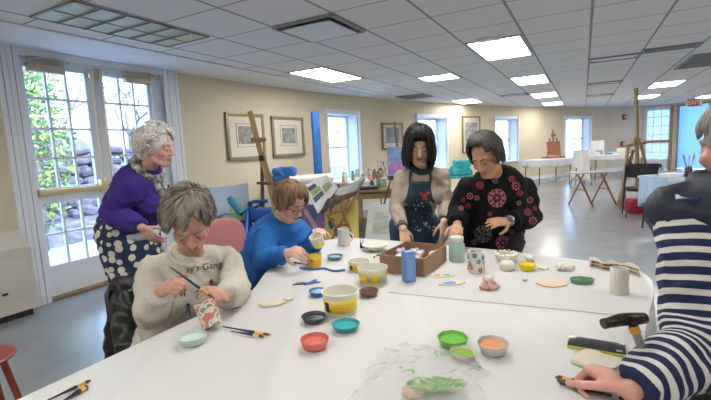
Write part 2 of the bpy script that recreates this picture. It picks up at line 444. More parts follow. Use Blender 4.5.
def leaf(name, a0, a1, hinge_left):
    m = MB(); st = .075
    sl, sr = (.045, .10) if hinge_left else (.09, .06)
    dbox(m, a0, a0+sl, .02, 2.34); dbox(m, a1-sr, a1, .02, 2.34); dbox(m, a0+sl, a1-sr, 2.26, 2.34); dbox(m, a0+sl, a1-sr, .02, .33); dbox(m, a0+sl, a1-sr, .95, 1.1)
    o = m.build(name, M_doorw, org=G(DP, a0), smooth=False); o['kind'] = 'structure'
    g0, g1 = a0+sl, a1-sr; m = MB()
    for i in (1, 2): t = g0+(g1-g0)*i/3; dbox(m, t-.011, t+.011, .33, .95, .03); dbox(m, t-.011, t+.011, 1.1, 2.26, .03)
    for z in (.64, 1.39, 1.68, 1.97): dbox(m, g0, g1, z-.011, z+.011, .03)
    m.build('muntins', M_doorw, o, org=o.location, smooth=False)
    m = MB(); dbox(m, g0, g1, .33, 2.26, .006); m.build('pane', M_glass, o, org=o.location, smooth=False)
    m = MB(); m.bar(G(DP+.075, a0+.03, 1.06), G(DP+.075, a1-.06, 1.06), .03, .055, bev=.006); m.box(G(DP+.05, a0+.05, 1.06), (.07, .06, .08), RG, .008); m.box(G(DP+.05, a1-.06, 1.08), (.08, .07, .13), RG, .01)
    m.build('panic_bar', M_brass, o, org=o.location)
    m = MB(); rodal = a1-.05 if hinge_left else a0+.045
    m.tube([G(DP+.06, rodal, .08), G(DP+.06, rodal, 2.22)], .008)
    m.box(G(DP+.055, rodal, 2.26), (.04, .04, .10), RG, .01); m.build('vertical_rod', M_brass, o, org=o.location)
    m = MB(); c0 = a0+.06 if hinge_left else a1-.36
    m.box(G(DP+.06, c0+.16, 2.25), (.07, .32, .075), RG, .008)
    m.bar(G(DP+.1, c0+.0, 2.32), G(DP+.16, c0+.2, 2.33), .03, .012); m.bar(G(DP+.16, c0+.2, 2.33), G(DP+.06, c0+.38, 2.33), .03, .012)
    m.build('door_closer', mat('bronze_closer', (.55,.45,.33), .4, metal=.5), o, org=o.location)
    return o
leaf('door_1', 2.06, 2.76, True); leaf('door_3', 2.765, 3.44, False)

# ================================================================ convector cabinet beside the door
M_enamel = mat('cream_enamel', (.62,.585,.5), .4)
t = thing('convector_cabinet', 'low cream metal convector cabinet on the floor left of the glazed double door', 'heater', G(WL, 1.3))
m = MB(); sec = [(0,0.06),(.22,.06),(.22,.62),(.06,.76),(0,.76)]
vs = []
for al in (.55, 1.84):
    for x, z in sec: vs.append(G(WL+.005+x, al, z))
k = len(sec); fs = [tuple(range(k)), tuple(range(k,2*k))]+[(i,(i+1) % k,k+(i+1) % k,k+i) for i in range(k)]
m.add(vs, fs); m.build('body', M_enamel, t, org=t.location, smooth=False)
m = MB(); m.box(G(WL+.12, 1.2, .03), (.16, 1.2, .06), RG); m.build('plinth', M_black, t, org=t.location, smooth=False)
m = MB(); m.box(G(WL+.228, 1.6, .36), (.012, .38, .34), RG, .004); m.build('access_panel', M_enamel, t, org=t.location)
m = MB(); m.box(G(WL+.238, 1.6, .25), (.012, .04, .02), RG, .004); m.build('latch', M_blackm, t, org=t.location)

# ================================================================ ceiling fixtures
M_emit = mat('lit_diffuser', (.9,.9,.9), .5, emit=(1,.97,.92), es=13.)
M_emitdim = mat('dim_diffuser', (.45,.52,.44), .35, emit=(.8,.9,.85), es=.03)  # faint glow put into the diffuser of the unlit fixture
M_grey = mat('grey_metal_frame', (.3,.3,.3), .5)
def cellbox(i, j, ni=1, nj=1):
    return GX0+i*CELL, GX0+(i+ni)*CELL, GY0+j*CELL, GY0+(j+nj)*CELL
LEDM = {}
def light(i, j, nj, label, lit=True, ni=1):
    x0, x1, y0, y1 = cellbox(i, j, ni, nj); c = G((x0+x1)/2, (y0+y1)/2, CEIL)
    t = thing('ceiling_light', label, 'ceiling light', c, GA, 'recessed fluorescent ceiling lights')
    w, h = x1-x0-.04, y1-y0-.04; m = MB()
    for sx in (-1, 1): m.box((sx*(w/2-.008), 0, -.007), (.016, h, .014))
    for sy in (-1, 1): m.box((0, sy*(h/2-.008), -.007), (w, .016, .014))
    m.build('frame', M_grey, t, smooth=False)
    m = MB(); m.box((0, 0, -.006), (w-.05, h-.05, .008)); m.build('diffuser', M_emit if lit else M_emitdim, t, smooth=False)
    m = MB()
    if lit:
        for k in (-1, 1): m.box((k*w/6, 0, -.012), (.008, h-.05, .006))
    else:
        for k in range(-2, 3): m.box((0, k*h/6, -.012), (w-.04, .05, .006), Matrix.Rotation(.5, 3, 'X'))
        m.box((0, 0, -.012), (.012, h-.05, .008))
    m.build('louvre', M_white if lit else M_grey, t, smooth=False)
    return t
light(-2, 5-.15, 2, 'large lit ceiling light nearest above the two standing women')
light(-2, 10-.1, 2, 'lit ceiling light second in the row running to the far wall')
light(-2, 15, 2, 'lit ceiling light third in the row running to the far wall')
light(-2, 20, 2, 'lit ceiling light furthest in the row running to the far wall')
light(-6, 5-.1, 2, 'lit ceiling light above the two framed prints')
light(-4, 7.8, 1, 'small square lit ceiling light beside the square air grille')
light(-5, 14.6, 2, 'lit ceiling light close to the curved wall above the single framed picture')
light(2, 15.2, 2, 'lit ceiling light above the tall wooden easel, nearer of two')
light(2, 20.6, 2, 'lit ceiling light above the tall wooden easel, further of two')
light(5, 17.2, 2, 'lit ceiling light above the exit sign and blue panel')
light(-6, -.15, 2, 'unlit greenish louvred ceiling light above the glazed double door', False)
# lights inferred above and behind the camera; far-right ones added to brighten the wall
for (i, j) in ((-2, -.2), (2, 0), (2, 5), (-2, -5), (2, -5), (-6, -5), (6, 1), (6, 8), (7, 14), (7, 20), (5, 24)):
    light(i, j, 2, 'lit ceiling light among those above the camera and those added to brighten the far right')
# air diffusers and grilles
def vent(name, i, j, ni, nj, label, kind):
    x0, x1, y0, y1 = cellbox(i, j, ni, nj); c = G((x0+x1)/2, (y0+y1)/2, CEIL); w, h = x1-x0-.02, y1-y0-.02
    t = thing(name, label, 'air vent', c, GA, 'ceiling air vents')
    if kind == 'panel':
        m = MB(); m.box((0,0,-.004), (w, h, .006)); m.build('backing', M_black, t, smooth=False)
        m = MB(); m.box((0,0,-.03), (w*.82, h*.82, .012), None, .004); m.build('deflector_plate', M_white, t)
        m = MB()
        for sx in (-1,1): m.box((sx*w/2,0,-.01), (.03, h, .02))
        for sy in (-1,1): m.box((0,sy*h/2,-.01), (w, .03, .02))
        m.build('frame', M_grey, t, smooth=False)
    elif kind == 'slot':
        m = MB()
        for sy in (-1,1): m.box((0,sy*h/2,-.01), (w, .03, .02))
        for sx in (-1,1): m.box((sx*w/2,0,-.01), (.03, h, .02))
        m.build('frame', M_grey, t, smooth=False)
        m = MB(); m.box((0,0,-.012), (w*.8, h*.5, .01)); m.build('deflector_plate', M_plaster, t, smooth=False)
    else:
        m = MB(); m.box((0,0,-.002), (w, h, .004)); m.build('backing', M_grey, t, smooth=False)
        m = MB(); k = max(4, int(h/.035))
        for q in range(k): m.box((0, -h/2+h*(q+.5)/k, -.01), (w-.03, .018, .006), Matrix.Rotation(.5, 3, 'X'))
        for sx in (-1,1): m.box((sx*w/2,0,-.01), (.02, h, .02))
        m.build('slats', mat('grille_grey', (.33,.33,.34), .5), t, smooth=False)
    return t
vent('ceiling_vent', -4, 2, 1, 1, 'square white air diffuser with a black gap around its plate, upper left', 'panel')
vent('ceiling_vent', 1-.0, 8, 1, .5, 'dark slatted air grille at the right of the ceiling', 'grille')
vent('ceiling_vent', 0, 8.35, 1, .55, 'narrow white slot diffuser beside the dark slatted grille', 'slot')
vent('ceiling_vent', 0, 13.4, 1, .55, 'narrow slot diffuser second in the line toward the far wall', 'slot')
vent('ceiling_vent', 0, 18, 1, .6, 'narrow slot diffuser furthest in the line toward the far wall', 'slot')
vent('ceiling_vent', -6, 11.3, 1, 1.2, 'square grey slatted grille beside the small square light', 'grille')
vent('ceiling_vent', -3, 14.5, 1, .5, 'narrow slot diffuser between the light rows toward the curved wall', 'slot')
vent('ceiling_vent', 2.1, 9.6, 1, 2.4, 'large dark return air grille at the right edge of the ceiling', 'grille')
# hanging tile corner / sensor near the large light
t = thing('motion_sensor', 'small white wedge-shaped sensor on the ceiling beside the large lit light', 'sensor', Pz(487, 37, CEIL), GA)
m = MB(); m.prism([(-.12,0),(.0,.1),(.14,.02),(0,-.03)], -.03, 0); m.build('housing', M_white, t, smooth=False)
m = MB(); m.box((.02,.085,-.02), (.2,.012,.02)); m.build('lens', M_grey, t, smooth=False)
# exit sign
M_red = mat('red_plastic', (.6,.03,.02), .4); M_redlit = mat('lit_red_lettering', (.9,.1,.05), .4, emit=(1,.12,.06), es=2.5)
def text_mesh(txt, size, bold=0.):
    cu = bpy.data.curves.new('t', 'FONT'); cu.body = txt; cu.size = size; cu.align_x = 'CENTER'; cu.align_y = 'CENTER'; cu.resolution_u = 3; cu.offset = bold
    o = bpy.data.objects.new('t', cu); COL.objects.link(o); dg = bpy.context.evaluated_depsgraph_get(); dg.update()
    me = bpy.data.meshes.new_from_object(o.evaluated_get(dg)); vs = [v.co.copy() for v in me.vertices]; fs = [tuple(p.vertices) for p in me.polygons]
    bpy.data.objects.remove(o); bpy.data.curves.remove(cu); return vs, fs
ex = Py(694, 103, 12.6); ex.z = 2.2
t = thing('exit_sign', 'red and white exit sign hanging from the ceiling before the blue panel', 'sign', ex, math.radians(-8))
m = MB(); m.box((0,0,0), (.42,.05,.24), None, .008); m.tube([(0,0,.12),(0,0,.22)], .015); m.build('housing', mat('sign_white', (.75,.72,.7), .5), t)
m = MB(); m.box((-.03,-.028,0), (.3,.008,.2)); m.build('face', M_red, t, smooth=False)
vs, fs = text_mesh('EXIT', .17, .004); m = MB(); m.add([(v.x*.85-.03, -.034, v.y) for v in vs], fs); m.build('lettering', mat('sign_letters', (.8,.75,.7), .5), t, smooth=False)

# ================================================================ outdoors
M_ground = mat('leafy_ground', (.19,.16,.17), .9, noise_amt=.65, nscale=5, bump=.5, bscale=20)
m = MB(); rows = []
for i in range(40):
    row = []
    for j in range(60):
        dx = .35+i*.45; al = -12+j*.75; h = 0
        if dx > 3.4: h = min(2.4, (dx-3.4)*.42) + .35*noise.noise(Vector((dx*.5, al*.4, 0)))
        h *= max(0, min(1, 1-(al-7)/3))
        row.append(G(WL-dx, al, -.08+h))
    rows.append(row)
m.sheet(rows); o = m.build('hillside', M_ground); o['kind'] = 'structure'
M_path = mat('outdoor_paving', (.5,.5,.5), .8, noise_amt=.15)
m = MB(); m.box(G(WL-1.7, 2, -.06), (2.6, 20, .06), RG); o = m.build('terrace_paving', M_path, smooth=False); o['kind'] = 'structure'
M_stone = mat('grey_stone', (.15,.125,.16), .85, noise_amt=.55, nscale=5, bump=.6, bscale=10)
m = MB(); rng = random.Random(3)
for r in range(8):
    al = -4
    while al < 7.5:
        w = rng.uniform(.15,.5); m.ell(G(WL-4.4-r*.16+rng.uniform(-.1,.1), al+w/2, .08+r*.21+rng.uniform(-.05,.05)), (.22, w*.6, rng.uniform(.10,.17)), RG @ Matrix.Rotation(rng.uniform(-.4,.4),3,'X'), 7, 5); al += w
o = m.build('stone_wall', M_stone, org=G(WL-4.4, 4, 0), smooth=False); tag(o, 'rough grey dry stone wall on the bank outside the glazed door', 'wall')
# rubble slope
leafm = [mat('leaf_yellow_green', (.26,.33,.06), .6, col2=(.4,.42,.12), nscale=3), mat('leaf_mid_green', (.05,.13,.04), .6, col2=(.12,.22,.05), nscale=3)]
M_bark = mat('bark', (.20,.16,.15), .9)
def leaves(m, c, r, n, size, rng):
    for _ in range(n):
        d = Vector((rng.gauss(0,1), rng.gauss(0,1), rng.gauss(0,1))).normalized()*rng.random()**.4
        p = Vector(c)+Vector((d.x*r[0], d.y*r[1], d.z*r[2])); a = Vector((rng.gauss(0,1), rng.gauss(0,1), rng.gauss(0,1))).normalized()
        b_ = a.cross(Vector((rng.gauss(0,1), rng.gauss(0,1), .3))).normalized(); s = size*rng.uniform(.6,1.3)
        m.mi(rng.randrange(2)); m.add([p-a*s, p+b_*s*.5, p+a*s, p-b_*s*.5], [(0,1,2,3)])
def tree(name, base, h, r, n, label, size=.07, seed=1):
    rng = random.Random(seed); t = thing(name, label, 'tree' if 'tree' in name else 'shrub', base)
    m = MB(); m.tube([base, base+Vector((.05,0,h*.5)), base+Vector((0,.05,h))], [.07,.05,.02], 7)
    for k in range(7): a = rng.uniform(0,6.3); m.tube([base+Vector((0,0,h*(.2+.1*k))), base+Vector((math.cos(a)*r*.8, math.sin(a)*r*.8, h*(.3+.11*k)))], [.025,.008], 5)
    m.build('trunk', M_bark, t, org=base)
    m = MB(); leaves(m, base+Vector((0,0,h*.6)), (r, r, h*.55), n, size, rng); f = m.build('foliage', leafm, t, org=base, smooth=False); f['kind'] = 'stuff'
    return t
tree('evergreen_tree', G(WL-2.9, 2.9+.45, -.05), 3.4, .62, 3000, 'yellow-green leafy tree just outside the left door leaf', .05, 2)
def bare_tree(base, h, seed, label):
    rng = random.Random(seed); m = MB()
    def br(p, d, L, r, k):
        q = p+d*L; m.tube([p, p+d*L*.5+Vector((rng.uniform(-.05,.05),)*3), q], [r, r*.8, r*.6], 5)
        if k:
            for _ in range(3): br(q, (d+Vector((rng.gauss(0,.5), rng.gauss(0,.5), rng.gauss(.1,.4)))).normalized(), L*.68, r*.58, k-1)
    br(base, Vector((0,0,1)), h, .09, 5); o = m.build('bare_tree', M_bark, org=base); tag(o, label, 'tree')
bare_tree(G(WL-5.2, 4.8, 0), 1.5, 4, 'bare-branched tree on the bank seen through the right door leaf')
bare_tree(G(WL-6.5, 7.4, .9), 1.1, 9, 'smaller bare tree further along the bank behind the standing white-haired woman')
bare_tree(G(WL-6.8, 4.1, 1.0), 1.0, 12, 'thin bare tree high on the bank through the left door leaf')
# ================================================================ framed pictures
M_gold = mat('dull_gold_frame', (.34,.27,.15), .4, metal=.4); M_brownf = mat('brown_frame', (.30,.16,.07), .4)
M_matboard = mat('cream_mat_board', (.72,.68,.58), .8); M_etch = mat('etching_paper', (.42,.42,.38), .8, noise_amt=.5, nscale=14, bump=0)
M_etch2 = mat('photo_print', (.16,.17,.17), .6, col2=(.5,.5,.48), nscale=9)
def framed(px0, py0, px1, py1, label, mf, inner=.5, pic=M_etch, group=None):
    a, b = hx(px0), hx(px1); r0, r1 = ray(px0, py0), ray(px1, py1)
    zt = EYE + r0.z*((a.x)/r0.x if abs(r0.x) > .02 else a.y/r0.y); zb = EYE + r1.z*((b.x)/r1.x if abs(r1.x) > .02 else b.y/r1.y)
    d = (b-a); w = d.length; d.normalize(); nin = Vector((d.y, -d.x, 0)); c = (a+b)/2 + nin*.03; c.z = (zt+zb)/2; h = zt-zb
    t = thing('framed_picture', label, 'picture', c, math.atan2(d.y, d.x), group)
    fw = .05; m = MB()
    for s in (-1, 1): m.box((s*(w/2-fw/2), 0, 0), (fw, .035, h), None, .008); m.box((0, 0, s*(h/2-fw/2)), (w, .035, fw), None, .008)
    m.build('frame', mf, t)
    m = MB(); m.box((0, .005, 0), (w-fw, .01, h-fw)); m.build('mat_board', M_matboard, t, smooth=False)
    m = MB(); iw, ih = w*inner, h*inner*.95; m.box((0, -.003, .02), (iw, .008, ih)); p = m.build('print', pic, t, smooth=False)
    m = MB()
    for s in (-1, 1): m.box((s*(iw/2+.04), -.002, .02), (.006, .006, ih+.09)); m.box((0, -.002, .02+s*(ih/2+.04)), (iw+.086, .006, .006))
    m.build('mat_line', M_brownf, t, smooth=False)
    return t
framed(223, 112, 261, 159, 'framed etching in a cream mat, left of the two prints, behind the leaning easel', M_gold, .4, group='framed etchings on the cream wall')
framed(269, 116, 301, 156, 'framed etching in a cream mat, right of the two prints, above the white roll', M_gold, .4, group='framed etchings on the cream wall')
framed(380, 123, 401, 149, 'brown framed picture behind the easel mast, left of the black-haired woman', M_brownf, .62, mat('blue_grey_print', (.30,.34,.38), .7, noise_amt=.4, nscale=5))
framed(461, 116, 479, 152, 'tall gold framed dark picture on the curved wall between two windows', M_brownf, .66, M_etch2)

# ================================================================ generic tables
M_cloth = mat('white_paper_cloth', (.57,.56,.545), .75, bump=.35, bscale=9)
M_clothbg = mat('white_cotton_cloth', (.70,.70,.70), .85)
M_bluecl = mat('pale_blue_cloth', (.42,.56,.72), .8)
def draped(name, c, w, d, h, label, legm=M_blackm, cloth=None, drop=.3, rz=0., group=None, clab=None, seed=0):
    """folding table with its legs; a cloth thrown over it is a thing of its own"""
    t = thing(name, label, 'table', c, rz, group)
    m = MB(); m.box((0,0,h-.015), (w, d, .03), None, .006); m.build('tabletop', mat('tabletop_'+str(seed), (.62,.6,.56), .5), t)
    for sx in (-1, 1):
        for sy in (-1, 1):
            m = MB(); m.tube([(sx*(w/2-.1), sy*(d/2-.08), h-.03), (sx*(w/2-.06), sy*(d/2-.06), 0)], .013, 8); m.build('leg', legm, t)
    if cloth:
        rng = random.Random(seed); m = MB(); rows = []
        for k in range(6):
            q = max(0, k-1)/4; row = []; n = 72
            for i in range(n):
                a = 2*PI*i/n; ca, sa = math.cos(a), math.sin(a); e = 8
                r = (abs(ca)**e+abs(sa)**e)**(-1/e)
                fx = (w/2+.012)*r*ca; fy = (d/2+.012)*r*sa
                if k == 0: row.append((fx*.97, fy*.97, h+.006)); continue
                wob = .02*math.sin(i*1.3+seed)*q; row.append((fx+ca*(.01+wob), fy+sa*(.01+wob), h+.004-drop*q*(1+.12*math.sin(i*.4+seed))))
            rows.append(row)
        m.sheet(rows, closed=True); k = len(rows[0]); m.f.append(tuple(range(k))); m.m.append(0)
        o = m.build('tablecloth', cloth, smooth=True, auto=50, solid=.003); o.location = c; o.rotation_euler = (0,0,rz); tag(o, clab, 'tablecloth')
    return t
# ---- the crowded supply tables below window_1
TS = Py(371, 200, 7.7); TS.z = 0
rzs = math.atan2((cols[3]-cols[2]).y, (cols[3]-cols[2]).x)
draped('supply_table', TS, 1.5, .6, .78, 'white topped supply table crowded with jars below the first window', cloth=None, rz=rzs, seed=1)
TS2 = Py(392, 200, 6.4); TS2.z = 0
t = thing('wooden_workbench', 'low wooden bench frame with supplies left of the black-haired woman', 'table', TS2, -.1)
m = MB(); m.box((0,0,.71), (1.1,.5,.035), None, .005); m.build('tabletop', M_oak, t)
for sx in (-1,1):
    for sy in (-1,1): m = MB(); m.box((sx*.5, sy*.2, .35), (.06,.05,.69), None, .004); m.build('leg', M_oak, t)
m = MB(); m.box((0,-.2,.62), (1.0,.03,.07)); m.box((0,.2,.62), (1.0,.03,.07)); m.build('apron_rail', M_oak, t)
# jars, cups and brush pots on them
pal = [('white', (.75,.75,.73)), ('dark', (.05,.05,.06)), ('red-brown', (.35,.12,.07)), ('grey', (.35,.36,.38)), ('blue', (.08,.2,.5)), ('cream', (.7,.62,.45)), ('green', (.15,.3,.16)), ('orange', (.7,.3,.06))]
palM = [mat('supply_'+a.replace('-', '_'), c, .4) for a, c in pal]
def jar(loc, r, h, mi, label, brushes=0, group='jars and bottles on the supply tables', lid=True):
    t = thing('paint_jar' if not brushes else 'brush_pot', label, 'jar' if not brushes else 'pot', loc, 0, group)
    m = MB(); m.lathe([(r*.85,0),(r,.01),(r,h*.8),(r*.75,h*.9),(r*.75,h)], n=14); m.build('body', palM[mi], t)
    if brushes:
        for k in range(brushes):
            a = k*2.4; m = MB(); e = Vector((math.cos(a)*.07, math.sin(a)*.07, h+.13+.02*(k % 3))); m.tube([(0,0,.02), e*.8, e], [.004,.004,.009], 6)
            b_ = m.build('brush', palM[(k*3+mi) % 8], t)
    elif lid:
        m = MB(); m.lathe([(r*.8,h),(r*.8,h+.02),(r*.7,h+.025)], n=14); m.build('lid', palM[(mi+3) % 8], t)
    return t
rng = random.Random(5)
Rz = Matrix.Rotation(rzs, 3, 'Z')
for k in range(20):
    u = -.7+k*.073; v = rng.uniform(-.24, .2); mi = rng.randrange(8); p = TS + Rz @ Vector((u, v, .78))
    br = 6 if k in (16, 18) else 0
    jar(p, rng.uniform(.025,.05), rng.uniform(.07,.16), mi, f'small {pal[mi][0]} paint jar among the supplies below the first window' if not br else 'pot of upright brushes at the right end of the supply table', br)
for k, (px, py) in enumerate([(372,187),(379,188),(384,187),(390,187),(396,188)]):
    p = Py(px, py, 6.35); p.z = .7275; mi = (k*5+1) % 8
    jar(p, .035, .11+.03*(k % 2), mi, f'{pal[mi][0]} container on the wooden bench left of the black-haired woman', 5 if k % 2 else 0, 'containers on the wooden bench')
t = thing('palette_tray', 'dark plastic tray lying on the wooden bench', 'tray', Py(366,187,6.3)*1)
t.location.z = .7275; m = MB(); m.box((0,0,.02),(.34,.24,.035),None,.01); m.build('tray_body', M_black, t); m = MB(); m.box((0,0,.045),(.2,.12,.02),None,.005); m.build('paint_well', palM[3], t)
# ---- blue upright cardboard roll and white paper roll, blue bag on a low cabinet
cb = Py(300, 210, 6.9); cb.z = 0
t = thing('storage_cabinet', 'low white cabinet under the paper roll behind the seated woman in blue', 'cabinet', cb, rzs)
m = MB(); m.box((0,0,.42), (1.1,.42,.78), None, .008); m.build('body', M_white, t)
for s in (-1,1):
    m = MB(); m.box((s*.27,-.22,.42),(.52,.02,.7),None,.004); d_ = m.build('door', M_doorw, t); m = MB(); m.box((s*.06,-.255,.45),(.015,.02,.12)); m.build('handle', M_chrome, d_)
M_bluebag = mat('royal_blue_plastic', (.03,.17,.55), .3, noise_amt=.4, nscale=9, bump=.4, bscale=20)
p = Py(319, 182, 7.05); p.z = .81
m = MB(); top = 2.0
m.box((0,0,(1.17)/2), (.155,.06,1.17), None, .02); o = m.build('blue_carton', M_bluebag, org=None); o.location = p; o.rotation_euler = (0,0,rzs-.1); tag(o, 'tall narrow glossy blue wrapped carton standing against the wall beside the first window', 'carton')
p = Py(311, 176, 6.8); p.z = .81+.075
m = MB(); m.lathe([(.0,-.36),(.03,-.36),(.03,-.35),(.075,-.35),(.075,.35),(.03,.35),(.03,.36),(0,.36)], n=24, R=Matrix.Rotation(PI/2, 3, 'Y') ); o = m.build('paper_roll', M_paper); o.location = p; o.rotation_euler = (0,0,.25); tag(o, 'thick roll of white paper lying on the cabinet between the blue bag and blue carton', 'paper roll')
p = Py(288, 183, 6.8); p.z = .81
m = MB()
m.box((-.04,0,.14), (.38,.2,.28), None, .05); o = blend_obj(m, 'blue_bag', M_bluebag, voxel=.02, it=6, wrinkle=.02, wscale=9)[0]; o.location = p; tag(o, 'crumpled shiny blue bag on the cabinet above the brown-haired woman', 'bag')

# ================================================================ the leaning studio easel
Ye = 4.6
pt = lambda px, py, Y=Ye: Py(px, py, Y)
e0 = pt(250, 111); e1 = pt(269, 184); dirv = (e1-e0).normalized(); foot = e0 + dirv*((e0.z-.03)/-dirv.z)
t = thing('tilted_easel', 'tall pine studio easel with its mast leaning, in front of the two etchings', 'easel', (foot.x, foot.y, 0))
m = MB(); m.bar(e0, foot, .055, .03, up=(0,-1,0)); m.build('mast', M_wood, t, org=t.location)
m = MB(); m.bar(e0+dirv*.45+Vector((.035,-.03,0)), foot+Vector((.035,-.03,0)), .02, .03, up=(0,-1,0)); m.build('slide_rail', M_oak, t, org=t.location)
m = MB(); c = pt(258,140); m.box(c, (.14,.08,.05), None, .006); m.tube([c+Vector((.05,-.06,0)), c+Vector((.1,-.06,0))], .02); m.build('canvas_clamp', M_oak, t, org=t.location)
m = MB(); k_ = pt(262,160, Ye+.05); lf = Vector((k_.x-.16, k_.y+.35, .0)); m.bar(k_, lf, .035, .025); m.build('leg', M_woodd, t, org=t.location)
m = MB(); lf2 = Vector((k_.x+.45, k_.y+.4, 0)); m.bar(k_, lf2, .035, .025); m.build('leg', M_woodd, t, org=t.location)
m = MB(); m.bar(pt(257,183), pt(285,184), .04, .03); m.build('cross_bar', M_woodd, t, org=t.location)
m = MB(); m.box(pt(262,158), (.06,.06,.06), None, .006); m.build('hinge_block', M_black, t, org=t.location)

# ---- landscape canvas with reeds, leaning on a low stand
M_canvaspaint = mat('painted_sky_and_water', (.45,.55,.64), .6, col2=(.62,.66,.70), nscale=2.2, stretch=(1,1,3))
M_reed = mat('painted_reed_green', (.14,.30,.10), .6, col2=(.35,.45,.2)); M_pond = mat('painted_pond', (.06,.16,.22), .6, col2=(.16,.12,.3), nscale=5); M_bankp = mat('painted_bank', (.36,.46,.42), .6)
tl, tr_, bl_, br_ = pt(198,190,4.9), pt(248,183,4.9), pt(204,262,4.6), pt(252,256,4.6)
t = thing('landscape_painting', 'unframed canvas painted with pale sky, green reeds and dark water behind the grey-haired women', 'painting', bl_)
def onp(u, v, off=0.): 
    p = (bl_*(1-u)+br_*u)*(1-v)+(tl*(1-u)+tr_*u)*v; nn = (br_-bl_).cross(tl-bl_).normalized(); return p + nn*off*(1 if nn.y < 0 else -1)
m = MB(); m.add([onp(0,0),onp(1,0),onp(1,1),onp(0,1),onp(0,0,-.03),onp(1,0,-.03),onp(1,1,-.03),onp(0,1,-.03)], [(0,1,2,3),(4,5,6,7),(0,1,5,4),(1,2,6,5),(2,3,7,6),(3,0,4,7)]); m.build('canvas', M_canvaspaint, t, org=t.location, smooth=False)
m = MB(); m.add([onp(0,.05,.002),onp(1,.05,.002),onp(1,.56,.002),onp(.5,.62,.002),onp(0,.55,.002)], [(0,1,2,3,4)]); m.build('painted_water', M_pond, t, org=t.location, smooth=False)
m = MB(); m.add([onp(.35,.5,.003),onp(.7,.47,.003),onp(.85,.55,.003),onp(.5,.6,.003)], [(0,1,2,3)]); m.build('painted_bank', M_bankp, t, org=t.location, smooth=False)
m = MB(); rng = random.Random(1)
for k in range(150):
    u = rng.choice([rng.uniform(.02,.35), rng.uniform(.45,.98), rng.uniform(.6,.98)]); v = rng.uniform(.3,.55); h = rng.uniform(.15,.34); w = .012
    m.add([onp(u-w,v,.005), onp(u+w,v,.005), onp(min(.99,u+rng.uniform(-.05,.05)), v+h,.006)], [(0,1,2)])
m.build('painted_reeds', M_reed, t, org=t.location, smooth=False)
for px, nm in ((210,'leg'),(242,'leg')):
    m = MB(); a = pt(px,188,4.97); m.bar(a, Vector((a.x, a.y+.25, 0)), .03, .02); m.build('stand_leg', M_woodd, t, org=t.location)
m = MB(); a = pt(202,262,4.58); b_ = pt(254,257,4.58); m.bar(a, b_, .05, .03); m.build('ledge', M_woodd, t, org=t.location)
for a in (pt(208,262,4.58), pt(248,257,4.58)):
    m = MB(); m.bar(a, Vector((a.x,a.y-.05,0)), .03, .03); m.build('stand_leg', M_woodd, t, org=t.location)

# ---- blue folding field easel with tubes
M_bluem = mat('blue_anodised_metal', (.03,.13,.48), .3, metal=.5); M_teal = mat('teal_blue_fabric', (.05,.32,.5), .6)
t = thing('field_easel', 'bright blue metal field easel with folded arms behind the pink chair', 'easel', Py(245,262,4.0)*1); t.location.z = 0
L = t.location; q = lambda px, py, Y=4.0: Py(px, py, Y)
m = MB(); m.tube([q(231,200), q(241,213)], .038, 14); m.tube([q(229,197), q(231,200)], .028, 12); m.build('canvas_holder', M_teal, t, org=L)
m = MB(); m.tube([q(241,213), q(262,204)], .015, 8); m.tube([q(252,202), q(268,201)], .018, 8); m.build('arm', M_bluem, t, org=L)
m = MB(); m.tube([q(250,204), q(250,232), Vector((q(250,232).x, 4.0, .75))], .026, 8); m.build('column', M_bluem, t, org=L)
for kx_, ky_ in ((250,204),(241,213),(262,203)): m = MB(); m.ell(q(kx_,ky_), (.026,.026,.028)); m.build('joint_knob', M_black, t, org=L)
cc = Vector((q(250,232).x, 4.0, .8))
for k in range(3): a = k*2.1+.4; m = MB(); m.tube([cc, cc+Vector((math.cos(a)*.4, math.sin(a)*.4, -.79))], .018, 8); m.build('leg', M_bluem, t, org=L)
m = MB(); m.box(q(262,213), (.2,.14,.1), None, .02); m.build('clamp_box', M_bluem, t, org=L)
for ca_, cb_ in (((236,230),(262,226)),((240,222),(262,219))): m = MB(); m.tube([q(*ca_), q(*cb_)], .018, 8); m.build('cross_bar', M_black, t, org=L)

# ================================================================ table easels with portfolio in the middle
M_pagew = mat('sketch_page', (.76,.78,.76), .6, noise_amt=.08, nscale=3); M_yellow = mat('yellow_paint', (.82,.58,.05), .6, col2=(.85,.72,.2), nscale=5)
M_folio = mat('black_portfolio_leather', (.035,.035,.037), .45, bump=.2); M_greenp = mat('painted_green', (.22,.3,.1), .7, col2=(.45,.5,.3), nscale=12); M_darkp = mat('printed_dark', (.08,.09,.12), .6)
Yp = 4.0; P4 = lambda px, py, Y=Yp: Py(px, py, Y)
def panel(m, a, b, c, d, th=.012):
    n_ = (b-a).cross(d-a).normalized()*th; m.add([a,b,c,d,a+n_,b+n_,c+n_,d+n_], [(0,1,2,3),(4,5,6,7),(0,1,5,4),(1,2,6,5),(2,3,7,6),(3,0,4,7)])
def lerp4(a, b, c, d, u, v): return (a*(1-u)+b*u)*(1-v)+(d*(1-u)+c*u)*v
t = thing('open_portfolio', 'open portfolio with a white page of small landscape photographs left of the slatted easel', 'portfolio', P4(322,230))
L = t.location; a, b, c, d = P4(317,213), P4(339,181,4.15), P4(332,173,4.3), P4(303,187,4.1)
a, b, c, d = P4(318,214,3.95), P4(338,188,4.1), P4(326,175,4.25), P4(304,186,4.1)
m = MB(); panel(m, a, b, c, d); m.build('page', M_pagew, t, org=L, smooth=False)
nn = (b-a).cross(d-a).normalized(); nn = nn if nn.y < 0 else -nn
